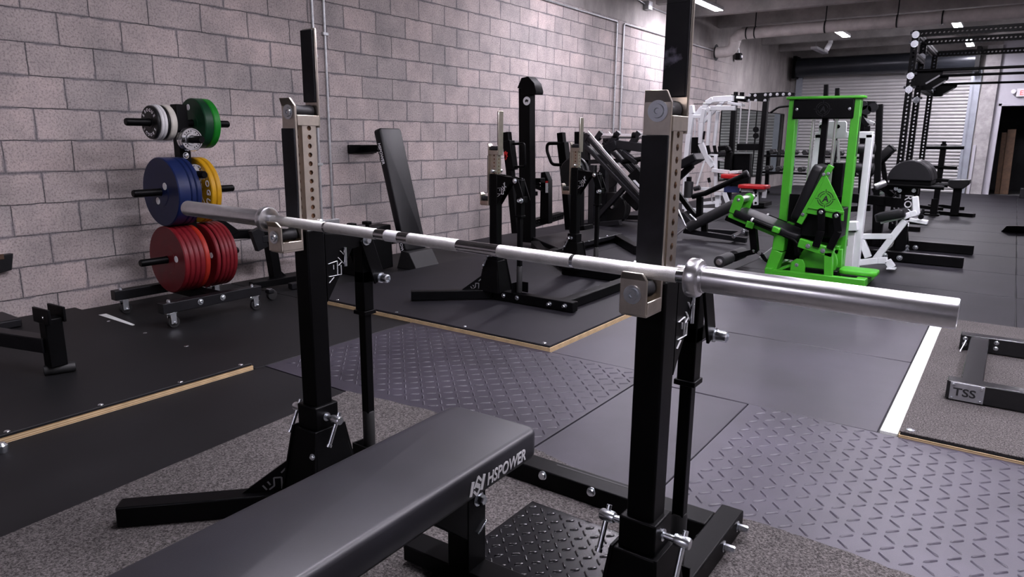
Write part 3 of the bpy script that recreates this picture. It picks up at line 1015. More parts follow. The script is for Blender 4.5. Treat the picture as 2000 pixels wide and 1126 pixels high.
    for (p0, p1) in (((0, .04), (.035, .045)), ((.035, .045), (.035, -.0)), ((.0, .0), (.05, .0)), ((.05, .0), (.05, .03)), ((.02, .02), (.02, .035)), ((0, -.02), (.02, -.005)), ((.04, .055), (.065, .03)), ((.05, .075), (.075, .05)), ((.055, .04), (.04, .03))):
        m.bar(w0 + V(0, p0[0], p0[1]), w0 + V(0, p1[0], p1[1]), .001, .006, up=(0, .7, .7) if False else (1, 0, 0))
    m.build('emblem', INK_W, ear)
    B().tube((tx + .04, ty + .105, .865), (tx + .04, ty + .105, .805), .005, n=12).build('pin', ZINC, ear)
    link = B()
    for sgn in (-1, 1):
        link.bar((tx + sgn * .037, ty + .195, .885), (tx + sgn * .037, ty + .252, .735), .008, .05, up=(0, 1, .4))
    link = link.build('lever_link', BLACK, rack, 0.002)
    bolt(rack, (tx + .041, ty + .195, .878), (1, 0, 0), .012, .014)
    bolt(rack, (tx - .041, ty + .195, .878), (-1, 0, 0), .012, .014)
    m = B().lathe([(.018, 0), (.018, .006), (.013, .006), (.014, .014), (.014, .034), (.010, .036), (.009, .03)], (tx + .041, ty + .252, .745), (1, 0, 0), 22)
    m.build('bolt', ZINC, rack)
    lev = B().bx(tx - .022, tx + .022, ty + .193, ty + .237, .635, .885)
    lev.bx(tx - .022, tx + .022, ty + .193, ty + .262, .73, .77)
    lev = lev.build('lever_sleeve', BLACK, rack, 0.003)
    B().bx(tx - .027, tx + .027, ty + .188, ty + .242, .622, .636).build('lever_collar', BLACK, lev, 0.002)
    lv = B().bx(tx - .0155, tx + .0155, ty + .1995, ty + .2305, .16, .635).build('jack_lever', BLACK, rack, 0.003)
    B().lathe([(.020, 0), (.021, .004), (.021, .19), (.018, .195)], (tx, ty + .215, .078), (0, 0, 1), 22).build('lever_grip', TYRE, lv)
    bk = B().bx(tx - .05, tx + .05, ty + .18, ty + .186, .075, .15)
    bk.bx(tx - .05, tx - .044, ty + .18, ty + .26, .075, .15)
    bk.build('lever_bracket', BLACK, rack, 0.001)
    # side beam
    B().bx(tx - .035, tx + .035, ty - .10, ty + .685, .004, .074).build('side_beam', BLACK, rack, 0.005)
    for (yy, zz) in ((ty + .50, .042), (ty + .625, .046)):
        B().lathe([(.017, 0), (.017, .003), (.011, .003), (.011, .03), (.009, .034)], (tx + s * .035, yy, zz), (s, 0, 0), 6).build('bolt', ZINC, rack)
        B().lathe([(.014, 0), (.014, .004), (.010, .012)], (tx - s * .035, yy, zz), (-s, 0, 0), 6).build('bolt', ZINC, rack)
    for yy in (ty + .10, ty + .22):
        bolt(rack, (tx + s * .035, yy, .045), (s, 0, 0), .012, .012)
m = B().bx(RX - .536, RX + .536, RY + .535, RY + .625, .004, .072)
cb = m.build('cross_beam', BLACK, rack, 0.005)
for xx in (3.62, 3.80, 4.006, 4.199, 4.40):
    B().lathe([(.016, 0), (.016, .003), (.013, .003), (.012, .012), (.006, .013)], (xx, RY + .535, .055), (0, -1, 0), 20).build('bolt', ZINC, cb)
B().bx(4.02, 4.42, RY + .60, RY + .606, .0715, .0725).build('slot', INK_K, cb)

MAST = ('inner_mast', 'hole_backing', 'guide_plate', 'guide_strip', 'guide_bolt', 'upper_saddle', 'roller', 'back_post', 'post_pad', 'bar_hook')
# second rack of the same kind, turned a quarter to face the block wall
rack2 = dup(rack, (2.19, 4.63, 0.035), -math.pi / 2, 'second black press rack on the middle plywood platform, turned to face the block wall')

for ch in rack2.children:            # its telescopic masts stand lower
    if ch.name.split('.')[0] in MAST:
        ch.location.z -= 0.17

# ================================================================== barbell
BP0, BP1 = Vector((2.966, 1.281, 0.966)), Vector((5.166, 1.281, 0.943))
bd = (BP1 - BP0).normalized()


def bxp(x):
    return BP0 + bd * ((x - BP0.x) / bd.x)


bar = thing('barbell', 'long silver steel barbell lying across the hooks of the front press rack', 'barbell', tuple(bxp(4.066)))
B().tube(bxp(3.37), bxp(4.76), .0142, n=28).build('shaft', CHROME, bar)
for (a, b_) in ((3.43, 3.662), (3.670, 3.865), (3.984, 4.144), (4.266, 4.460), (4.468, 4.70)):
    B().lathe([(.0142, 0), (.0147, .002), (.0147, b_ - a - .002), (.0142, b_ - a)], bxp(a), bd, 28).build('knurling', KNURL, bar)
tw = B().lathe([(.0146, 0), (.0152, .001), (.0152, .045), (.0146, .046)], bxp(3.902), bd, 28).build('tape_band', PLASTIC_W, bar)
tw['label'] = 'white tape band'
for (a, sgn) in ((3.400, -1), (4.735, 1)):
    c = bxp(a)
    B().lathe([(.0145, -.014), (.030, -.014), (.0365, -.011), (.038, -.007), (.038, .006), (.035, .012), (.027, .014), (.027, .02)], c, bd * sgn, 44).build('collar', SLEEVE, bar)
    m = B().lathe([(.0248, 0), (.025, .002), (.025, .416), (.0235, .4185), (.0205, .4185), (.0205, .413), (.012, .413), (.010, .417), (.004, .417)], c + bd * sgn * .014, bd * sgn, 44)
    m.build('sleeve', SLEEVE, bar)

# ================================================================== flat bench in front
bench = thing('flat_bench', 'black padded flat bench with white lettering on its side, under the front rack', 'bench', (4.115, 1.47, 0.0))
BX = 4.115
B().rbox((BX, 1.47 - .62, .41), .295, 1.24, .082, .035, edge=.014, seg=6).build('pad', VINYL_B, bench, smooth=50)
xs = BX + .1482
m = B()
# emblem: bar, diamond of two hooks, bar
def stroke(q, pts, w, nx=1):
    for p0, p1 in zip(pts, pts[1:]):
        q.bar((xs, 1.47 - .312 + p0[0], .385 + p0[1]), (xs, 1.47 - .312 + p1[0], .385 + p1[1]), .0016, w, up=(1, 0, 0)) if False else q.bar((xs, 1.47 - .312 + p0[0], .385 + p0[1]), (xs, 1.47 - .312 + p1[0], .385 + p1[1]), w, .0016, up=(1, 0, 0))


stroke(m, [(.003, .0), (.013, .034)], .011)
stroke(m, [(.017, .015), (.033, .040), (.046, .024)], .006)
stroke(m, [(.024, .019), (.040, .008)], .006)
stroke(m, [(.040, .008), (.028, -.006), (.016, .008)], .006)
stroke(m, [(.026, .024), (.040, .014)], .006)
stroke(m, [(.046, .0), (.058, .036)], .010)
m.text('HSPOWER', .043, (xs, 1.47 - .244, .386), (0, 1, 0), (0, 0, 1), .0008, shear=.18, sx=.86, offset=.0008)
m.build('lettering', INK_W, bench)
m = B().bar((BX, .40, .335), (BX, 1.40, .335), .07, .06)
m.bx(BX - .10, BX + .10, 1.16, 1.36, .362, .369)
m.build('frame', BLACK, bench, 0.004)
m = B().bx(BX - .035, BX + .035, 1.30, 1.38, .055, .31)
m.prism([(BX - .035, 1.30, .31), (BX - .035, 1.12, .31), (BX - .035, 1.30, .16)], (.07, 0, 0))
m.build('leg', BLACK, bench, 0.003)
m = B().bx(BX - .20, BX + .20, 1.30, 1.38, .0142, .064)
m.build('foot', BLACK, bench, 0.004)
m = B().bx(BX - .035, BX + .035, .42, .50, .055, .31)
m.build('leg', BLACK, bench, 0.003)
m = B().bx(BX - .24, BX + .24, .42, .50, .0142, .064)
m.build('foot', BLACK, bench, 0.004)
bolt(bench, (BX + .035, 1.345, .262), (1, 0, 0), .014, .022)
bolt(bench, (BX + .06, 1.33, .345), (1, 0, 0), .009, .01)
m = B().bar((BX + .036, 1.335, .165), (BX + .036, 1.375, .185), .014, .006)
m.build('pin_lever', ZINC, bench, 0.001)
bench.rotation_euler = (0, 0, 0.030)

# ================================================================== plate tree with its plates
tree = thing('plate_tree', 'black wheeled weight plate tree with six pegs standing by the block wall', 'plate rack', (.66, 2.60, 0))
TX, TY = .66, 2.60
m = B()
m.bar((TX, TY, .15), (TX, TY, 1.40), .075, .075, up=(0, 1, 0))
m.build('post', BLACK, tree, 0.004)
m = B().prism([(TX + .038, TY - .12, .17), (TX + .038, TY + .12, .17), (TX + .038, TY + .04, .45), (TX + .038, TY - .04, .45)], (.008, 0, 0))
m.build('gusset', BLACK, tree, 0.001)
for zz in (1.28, .835, .385):
    for sgn in (-1, 1):
        B().lathe([(.024, 0), (.024, .318), (.02, .325)], (TX, TY + sgn * .03, zz), (0, sgn, 0), 24).build('peg', BLACK, tree)
for zz in (1.175, .95):
    B().lathe([(.024, 0), (.024, .20), (.02, .207)], (TX + .035, TY, zz), (1, 0, 0), 24).build('peg', BLACK, tree)
bolt(tree, (TX + .0375, TY, 1.07), (1, 0, 0), .017, .011, 'dome')
base = B().bx(.932, .998, 2.19, 2.90, .105, .172).build('base_beam', BLACK2, tree, 0.004)
B().bx(.33, .395, 2.19, 2.98, .105, .172).build('base_beam', BLACK2, tree, 0.004)
B().bx(.39, .94, TY - .05, TY + .05, .108, .165).build('base_cross', BLACK, tree, 0.004)
for yy in (2.44, 2.60):
    bolt(tree, (.998, yy, .142), (1, 0, 0), .016, .012, 'dome')
for (cx, cy) in ((.965, 2.245), (.965, 2.845), (.362, 2.245), (.362, 2.925)):
    c = B().bx(cx - .03, cx + .03, cy - .035, cy + .035, .099, .105)
    c.bx(cx - .024, cx - .019, cy - .005, cy + .032, .03, .10)
    c.bx(cx + .019, cx + .024, cy - .005, cy + .032, .03, .10)
    c = c.build('caster', ZINC, tree, 0.001)
    w = B().lathe([(.012, 0), (.034, 0), (.0375, .004), (.0375, .026), (.034, .03), (.012, .03)], (cx - .015, cy + .02, .0375), (1, 0, 0), 28)
    w.build('wheel', TYRE, c)
    B().lathe([(.008, 0), (.008, .005), (.005, .008)], (cx + .024, cy + .02, .0375), (1, 0, 0), 12).build('axle_bolt', ZINC, c)
    B().lathe([(.012, 0), (.010, .012), (.006, .016)], (cx, cy, .172), (0, 0, 1), 14).build('stem_nut', ZINC, c)
sp = B().lathe([(.018, 0), (.018, .004)], (.73, 2.66, .1655), (0, 0, 1), 16).build('bolt', ZINC, tree)


def pmat(name, c, r=0.42):
    return mat(name, c, r, noise=0.12, nscale=12, bump=0.1, bscale=200, spec=0.3)


P_RED = pmat('red_urethane', (0.125, 0.006, 0.010))
P_ORG = pmat('orange_red_urethane', (0.26, 0.016, 0.008))
P_BLUE = pmat('navy_urethane', (0.004, 0.011, 0.056))
P_YEL = pmat('yellow_urethane', (0.40, 0.21, 0.006))
P_GRD = pmat('dark_green_urethane', (0.003, 0.032, 0.012))
P_GRN = pmat('bright_green_urethane', (0.006, 0.15, 0.012))
P_WHT = pmat('white_urethane', (0.55, 0.55, 0.55))
P_CRM = pmat('worn_white_urethane', (0.45, 0.43, 0.38))
P_BLK = pmat('black_urethane', (0.006, 0.006, 0.0065))


def plate(name, c, axis, r, th, m, label, group, hub=None, cham=.006, hole=.0265, hubr=.11):
    """c: centre of the face that looks along -axis"""
    c = V(c)
    a = V(axis).normalized()
    t = thing(name, label, 'weight plate', tuple(c + a * th / 2), group)
    B().ring(c, a, r, hole, th, 48, cham).build('disc', m, t)
    q = B().ring(c - a * .0015, a, min(hubr, r * .42), hole + .001, .002, 36)
    q.build('hub_face', hub or m, t)
    return t


def sticker(t, c, axis, r=.022):
    return B().lathe([(r, 0), (r * .97, .0012)], c, axis, 22).build('sticker', INK_W, t)


def ordinal(i):
    return ('outermost', 'second', 'third', 'fourth', 'innermost')[i]


Yv = (0, 1, 0)
y = 2.425
for i in range(5):
    t = plate('weight_plate', (TX, y, .385), Yv, .225, .0345, P_ORG if i == 4 else P_RED, '%s of the five red plates on the lower left peg' % (ordinal(i) if i < 4 else 'brighter orange red innermost'), 'red plates on the lower left peg')
    if i == 0:
        sticker(t, (TX + .115, y, .40), (0, -1, 0), .022)
    y += .0365
y = 2.655
for i in range(5):
    t = plate('weight_plate', (TX, y, .385), Yv, .225, .028, P_RED, '%s of the five red plates on the lower right peg, counted from the post' % ('first', 'second', 'third', 'fourth', 'last')[i], 'red plates on the lower right peg')
    if i == 0:
        sticker(t, (TX + .15, y, .40), (0, -1, 0), .02)
    y += .030 + (.008 if i == 0 else 0)
y = 2.425
for i in range(3):
    t = plate('weight_plate', (TX, y, .835), Yv, .225, (.085, .035, .035)[i], P_BLUE, '%s of the three navy blue plates on the middle left peg' % ('front', 'middle', 'rear')[i], 'blue plates on the middle left peg')
    if i == 0:
        sticker(t, (TX + .06, y - .0015, .875), (0, -1, 0), .024)
        sticker(t, (TX - .04, y - .0015, .775), (0, -1, 0), .024)
    y += (.085, .035, .035)[i] + .002
y = 2.655
for i in range(2):
    t = plate('weight_plate', (TX, y, .835), Yv, .222, .036, P_YEL, '%s yellow plate of two on the middle right peg of the tree' % ('front lettered', 'rear')[i], 'yellow plates on the middle right peg')
    if i == 0:
        m = B().arctext('ROGUE', .058, (TX, y - .0005, .835), (1, 0, 0), (0, 0, 1), .160, 36, -19, .0008, .001)
        m.build('lettering', INK_W, t)
        m = B()
        for (p0, p1) in (((.06, .06), (.075, .0)), ((.075, 0), (.13, -.09)), ((.10, .06), (.105, .02))):
            m.bar((TX + p0[0], y - .001, .835 + p0[1]), (TX + p1[0], y - .001, .835 + p1[1]), .004, .001, up=(0, 1, 0))
        m.build('line_mark', P_CRM, t)
    y += .038
y = 2.684
for i in range(2):
    t = plate('weight_plate', (TX, y, 1.28), Yv, .165, (.062, .05)[i], (P_GRD, P_GRN)[i], ('dark green plate in front on the upper right peg of the tree', 'bright green plate behind the dark green one on the upper right peg')[i], 'green plates on the upper right peg')
    if i == 0:
        sticker(t, (TX - .03, y, 1.385), (0, -1, 0), .02)
    y += (.063, .05)[i]
y = 2.395
specs = [(.105, .022, P_BLK, 'small black lettered plate, outermost on the upper left peg of the tree'), (.113, .020, P_WHT, 'clean white plate behind the black plate on the upper left peg'), (.113, .020, P_WHT, 'second clean white plate on the upper left peg, behind its twin'),
         (.110, .018, P_BLK, 'brown black thin plate between the white and cream plates, upper left peg'), (.114, .042, P_CRM, 'thick scuffed cream plate nearest the post on the upper left peg')]
for i, (r_, th_, mm, lab) in enumerate(specs):
    t = plate('weight_plate', (TX, y, 1.28), Yv, r_, th_, mm, lab, 'small plates on the upper left peg', hubr=.055)
    if i == 0:
        m = B().arctext('ROGUE', .028, (TX, y - .0005, 1.28), (1, 0, 0), (0, 0, 1), .068, 120, -22, .0008, .0006)
        m.arctext('ROGUE', .028, (TX, y - .0005, 1.28), (1, 0, 0), (0, 0, 1), .068, 300, -22, .0008, .0006)
        m.arctext('5', .028, (TX, y - .0005, 1.28), (1, 0, 0), (0, 0, 1), .068, 145, -22, .0008, .0006)
        m.arctext('5', .028, (TX, y - .0005, 1.28), (1, 0, 0), (0, 0, 1), .068, 325, -22, .0008, .0006)
        m.build('lettering', INK_W, t)
    y += th_ + .0015
for k_, (zz, rr) in enumerate(((1.175, .076), (.95, .068))):
    x = TX + .075
    for i in range(2):
        t = thing('chrome_plate', '%s of two small chrome plates on the %s front peg of the tree' % (('rear', 'front')[i], ('upper', 'lower')[k_]), 'weight plate', (x + .012, TY, zz), 'chrome plates on the front pegs')
        q = B().lathe([(.0265, 0), (rr, 0), (rr, .022), (rr - .004, .025), (rr - .010, .025), (rr - .012, .018), (.042, .018), (.040, .026), (.0265, .026), (.0265, 0)], (x, TY, zz), (1, 0, 0), 44, cap=False)
        q.build('disc', CHROME, t)
        if i == 1:
            q = B()
            for j in range(20):
                if j in (4, 9, 14, 15):
                    continue
                a0 = math.radians(18 * j)
                c0 = V(x + .0183, TY + math.cos(a0) * .054, zz + math.sin(a0) * .054)
                rd = V(0, math.cos(a0), math.sin(a0))
                q.bar(c0 - rd * .005, c0 + rd * .005, .006, .001, up=(1, 0, 0))
            q.build('cast_marks', INK_K, t)
        x += .029

# ================================================================== things along the block wall, left to right
t = thing('padless_bench', 'low black steel bench frame without a pad at the left edge, on small rollers', 'bench frame', (1.2, 1.38, .03))
m = B().bar((0.2, 1.05, .185), (1.43, 1.385, .185), .075, .075)
m.build('spine', BLACK2, t, 0.005)
m = B().bx(1.40, 1.475, 1.36, 1.44, .075, .32)
m.build('leg', BLACK, t, 0.005)
m = B()
m.bar((1.36, 1.36, .335), (1.51, 1.37, .335), .014, .075)
m.bar((1.34, 1.435, .335), (1.49, 1.445, .335), .014, .075)
m.build('pad_bracket', BLACK, t, 0.003)
B().lathe([(.012, 0), (.026, .004), (.026, .01), (.026, .13), (.024, .136), (.012, .14)], (1.420, 1.345, .057), (.35, .94, 0), 22).build('roller', TYRE, t)
bolt(t, (1.46, 1.362, .33), (.1, -1, 0), .006, .005)
tag(B().bx(.03, .32, 1.20, 1.66, .0305, .085).build('step_block', BLACK2, None, 0.01), 'dark flat block on the platform against the wall at the left edge', 'block')
t = thing('wall_bracket', 'small dark bracket with a wood insert on the block wall at the left edge', 'bracket', (.02, 1.72, .52))
B().prism([(.002, 1.56, .44), (.002, 1.755, .45), (.002, 1.735, .345), (.002, 1.56, .32)], (.05, 0, 0)).build('plate', BLACK2, t, 0.004)
B().bx(.052, .058, 1.62, 1.70, .42, .455).build('insert', WOOD, t, 0.003)
tag(B().lathe([(.018, 0), (.022, .006), (.022, .03), (.012, .04)], (2.165, .905, .0005), (0.0, 0, 1), 18).build('metal_foot', ZINC), 'small grey metal foot on the floor at the left edge, beside the plywood', 'foot')

t = thing('padless_bench', 'black steel bench frame standing against the wall between plate tree and front rack', 'bench frame', (.38, 3.4, 0))
m = B().bar((.34, 2.98, .47), (.44, 3.85, .40), .07, .07)
m.prism([(.30, 2.95, .58), (.30, 3.03, .58), (.30, 3.16, .48), (.30, 2.95, .40)], (.10, 0, 0))
m.build('spine', BLACK, t, 0.004)
B().bar((.50, 3.22, .50), (.50, 3.27, .34), .10, .045, up=(1, 0, 0)).build('end_plate', BLACK2, t, 0.004)
B().bar((.50, 3.27, .415), (.55, 3.8, .395), .05, .05).build('side_rail', BLACK2, t, 0.004)
m = B().bar((.42, 3.40, .40), (.42, 3.44, .05), .07, .08)
m.prism([(.42, 3.44, .16), (.42, 3.55, .05), (.42, 3.40, .05)], (.03, 0, 0))
m.build('leg', BLACK, t, 0.004)
B().bar((.42, 3.60, .39), (.46, 3.78, .06), .045, .05).build('leg', BLACK, t, 0.004)
B().bar((.46, 3.18, .055), (.50, 3.72, .055), .07, .055).build('foot', BLACK, t, 0.004)
B().bar((.62, 3.42, .03), (.64, 3.68, .03), .06, .05).build('foot', BLACK2, t, 0.006)
t = thing('caster_wheel', 'lone black caster wheel on the floor right of the plate tree', 'caster', (.80, 3.13, 0))
B().bx(.775, .825, 3.08, 3.13, .055, .085).build('bracket', BLACK2, t, 0.006)
B().lathe([(.02, 0), (.036, .002), (.039, .006), (.039, .03), (.036, .034), (.02, .036)], (.782, 3.12, .040), (1, 0, 0), 26).build('wheel', TYRE, t)
B().bx(.785, .815, 3.085, 3.12, .085, .09).build('top_plate', ZINC, t, 0.001)

t = thing('equipment_block', 'black block with two small knobs by the wall, left of the leaning bench', 'equipment', (.5, 4.4, 0))
B().prism([(.36, 4.12, 0.0), (.62, 4.12, 0.0), (.56, 4.16, .39), (.40, 4.16, .39)], (0, .46, 0.02)).build('body', BLACK, t, 0.01)
for yy in (4.20, 4.38):
    m = B().tube((.5, yy, .38), (.5, yy, .43), .018, n=14)
    m.bx(.46, .53, yy - .03, yy + .03, .425, .455)
    m.build('knob', BLACK, t, 0.006)

# leaning bench
t = thing('leaning_bench', 'black padded bench with white lettering stood on end, leaning on the block wall', 'bench', (.6, 4.8, 0))
pt, pb = Vector((.40, 4.80, 1.285)), Vector((.71, 4.80, .165))
ax = (pt - pb).normalized()
nr = Vector((ax.z, 0, -ax.x))       # outward normal of the padded face
rot = Matrix((Vector((0, 1, 0)), ax, nr)).transposed()
if rot.determinant() < 0:
    rot = Matrix((Vector((0, -1, 0)), ax, nr)).transposed()
ctr = (pt + pb) / 2 - nr * .04
B().rbox(ctr, .285, (pt - pb).length, .08, .03, rot, seg=6, edge=.012).build('pad', VINYL, t, smooth=50)
m = B()
sd = V(0, -1, 0)
o_ = pt - ax * .13 - nr * .058 + sd * (-.0)
o_.y = 4.80 - .1432
m.text('HSPOWER', .045, o_ , -ax, nr, .0006, shear=.15, sx=.95, offset=.0006)
o2 = pt - ax * 1.0 - nr * .058
o2.y = o_.y
m.text('HSPOWER', .045, o2, -ax, nr, .0006, shear=.15, sx=.95, offset=.0006)
m.build('lettering', INK_W, t)
q0 = pt - ax * .17 - nr * .08
q1 = V(.03, 4.80, 1.085)
m = B().bar(q0 + V(0, 0, 0), q1, .065, .065)
m.prism([q0 + V(0, -.02, .05), q0 + V(0, -.02, -.14), q0 + V(-.12, -.02, -.05)], (0, .04, 0))
lg = m.build('leg', BLACK, t, 0.004)
m = B().arctext('G', .03, q0 + V(-.10, -.0335, -.02), (1, 0, 0), (0, 0, 1), .0, 90, 0, .0005)
m.build('mark', INK_G, lg)
B().bx(.003, .03, 4.62, 4.98, 1.045, 1.125).build('foot', BLACK, t, 0.006)
q2 = pb + ax * .14 - nr * .08
B().bar(q2, q2 + V(-.22, 0, -.06), .065, .065).build('leg', BLACK, t, 0.004)
B().bar(q2 + V(-.22, -.18, -.06), q2 + V(-.22, .18, -.06), .06, .06).build('foot', BLACK, t, 0.006)
B().bar(pt - nr * .095 - ax * .1, pb - nr * .095 + ax * .08, .06, .03, up=nr).build('frame', BLACK, t, 0.004)
B().prism([(.60, 4.64, 0), (.86, 4.64, 0), (.76, 4.64, .16), (.66, 4.64, .17)], (0, .32, 0)).build('end_stop', TYRE, t, 0.006)

# ================================================================== belt squat machine with the round badge
t = thing('belt_squat_machine', 'tall black column machine with round white animal badge, standing by the block wall', 'gym machine', (.85, 6.75, 0))
m = B().bar((0.762, 6.600, 0.038), (0.717, 6.600, 1.742), .15, .11, up=(0, 1, 0))
m.build('column', BLACK, t, 0.006)
m = B().prism([(0.636, 6.530, 1.741), (0.689, 6.530, 1.847), (0.776, 6.530, 1.860), (0.858, 6.530, 1.787), (0.886, 6.530, 1.701), (0.880, 6.530, 1.669), (0.691, 6.530, 1.674), (0.690, 6.530, 1.739)], (0, .15, 0))
m.build('pulley_head', BLACK, t, 0.004)
B().tube((0.649, 6.550, 1.742), (0.681, 6.550, 0.096), .005, n=8).build('cable', BLACK2, t)
bc = V((0.761, 6.530, 1.602))
bd_ = B().lathe([(.046, 0), (.046, .004)], bc + V(0, .008, 0), (0, -1, 0), 32).build('badge', INK_W, t)
m = B()
pts = [(-.026, -.012), (-.022, .012), (-.006, .022), (.012, .02), (.022, .012), (.03, .016), (.026, .004), (.031, -.006), (.02, -.006), (.018, -.02), (.010, -.02), (.008, -.010), (-.008, -.010), (-.01, -.02), (-.019, -.02), (-.02, -.010)]
m.prism([bc + V(a * .8, .0035, b * .8) for a, b in pts], (0, -.0015, 0))
m.build('animal_mark', INK_K, bd_)
# tread platform and its angled floor beams
m = B().prism([(0.836, 6.583, 0.100), (0.873, 7.826, 0.100), (1.475, 7.564, 0.100), (1.483, 6.089, 0.100)], (0, 0, -.05))
m.build('platform', BLACK2, t, 0.006)
for q in ((1075, 480), (1120, 472), (1160, 462), (1195, 455)):
    pass
B().chain([(1.509, 5.759, 0.050), (1.273, 7.694, 0.050), (2.056, 6.783, 0.050)], .09, .09).build('floor_beam', BLACK, t, 0.005)
B().bar((1.000, 6.390, 0.050), (1.484, 5.817, 0.050), .09, .09).build('floor_beam', BLACK, t, 0.005)
for q in ((1.576, 6.109, 0.096), (1.533, 6.434, 0.096), (1.484, 6.734, 0.096), (1.461, 7.026, 0.096), (1.449, 7.235, 0.096)):
    bolt(t, q, (0, 0, 1), .012, .01)
p0_, p1_ = V((0.722, 6.750, 0.234)), V((0.585, 7.600, 0.249))
m = B().perftube(p0_, p1_, (0, 0, 1), .085, 14, .018, .005)
m.build('perforated_beam', BLACK, t)
# left handle post
m = B().bar((0.805, 6.300, 0.174), (0.667, 6.300, 1.265), .075, .075, up=(0, 1, 0))
hp = m.build('handle_post', BLACK, t, 0.005)
B().bar((0.741, 6.300, 0.861), (0.689, 6.300, 1.172), .10, .10, up=(0, 1, 0)).build('post_sleeve', BLACK, hp, 0.005)
m = B()
for a, b_ in (((985, 297), (990, 310)), ((992, 297), (987, 311)), ((984, 303), (993, 305)), ((988, 295), (988, 312))):
    m.bar(V((0.686, 6.230, 1.053)) + V((a[0] - 985) * .0053, 0, -(a[1] - 297) * .0055), V((0.686, 6.230, 1.053)) + V((b_[0] - 985) * .0053, 0, -(b_[1] - 297) * .0055), .014, .004, up=(0, 1, 0))
m.build('emblem', INK_R, hp)
B().path([(0.751, 6.300, 1.141), (0.899, 6.300, 1.148), (0.916, 6.300, 0.905), (0.781, 6.300, 0.895)], .014, 12).build('handle', BLACK, hp)
# right handle post
m = B().bar((1.133, 6.900, 0.181), (0.990, 6.900, 1.268), .075, .075, up=(0, 1, 0))
hp = m.build('handle_post', BLACK, t, 0.005)
B().bar((1.063, 6.900, 0.865), (1.014, 6.900, 1.160), .10, .10, up=(0, 1, 0)).build('post_sleeve', BLACK, hp, 0.005)
B().path([(1.024, 6.850, 1.149), (0.840, 6.850, 1.147), (0.835, 6.850, 1.066), (0.908, 6.850, 0.913), (1.058, 6.850, 0.912)], .018, 12).build('handle', BLACK, hp)
# low post with the warning sticker
lp = B().prism([(0.725, 6.900, 0.812), (0.781, 6.900, 0.826), (0.833, 6.900, 0.728), (0.845, 6.900, 0.224), (0.724, 6.900, 0.214)], (0, .09, 0)).build('low_post', BLACK, t, 0.004)
B().prism([(0.797, 6.896, 0.715), (0.832, 6.896, 0.717), (0.835, 6.896, 0.587), (0.800, 6.896, 0.585)], (0, -.002, 0)).build('sticker', INK_W, lp)
B().prism([(0.799, 6.893, 0.721), (0.834, 6.893, 0.723), (0.834, 6.893, 0.699), (0.799, 6.893, 0.698)], (0, -.002, 0)).build('sticker_band', INK_R, lp)
m = B()
m.bar((0.511, 6.750, 0.721), (0.852, 6.750, 0.736), .10, .05)
m.bar((0.513, 6.750, 0.567), (0.757, 6.750, 0.580), .10, .05)
m.build('bracket', BLACK, t, 0.004)
m = B()
m.bar((0.650, 6.800, 0.725), (0.700, 6.900, 0.651), .06, .07)
m.bar((0.708, 6.800, 0.657), (0.758, 6.900, 0.619), .05, .04)
m.build('bracket', BLACK, t, 0.003)
B().bar((0.487, 6.700, 0.763), (0.581, 6.700, 0.293), .05, .05, up=(0, 1, 0)).build('strut', BLACK, t, 0.004)

# post with horn and stored plates
t = thing('storage_post', 'plain black steel post behind the far upright of the second rack', 'post', (1.42, 6.75, 0))
B().bar((1.346, 6.750, 0.231), (1.316, 6.750, 1.278), .085, .085, up=(0, 1, 0)).build('post', BLACK, t, 0.005)
B().tube((1.330, 6.740, 0.845), V((1.330, 6.740, 0.845)) + V(0, -.22, 0), .024).build('horn', BLACK2, t)
B().bar((1.274, 6.750, 0.214), (1.469, 6.750, 0.252), .2, .05).build('foot', BLACK, t, 0.004)
c_ = V((1.330, 6.740, 0.845)) + V(0, -.16, 0)
plate('weight_plate', c_, Yv, .15, .045, P_BLK, 'round black plate hung on the plain post behind the second rack', None)
plate('weight_plate', c_ + V(0, .05, 0), Yv, .17, .045, P_BLK, 'larger black plate behind another on the plain post behind the second rack', None)

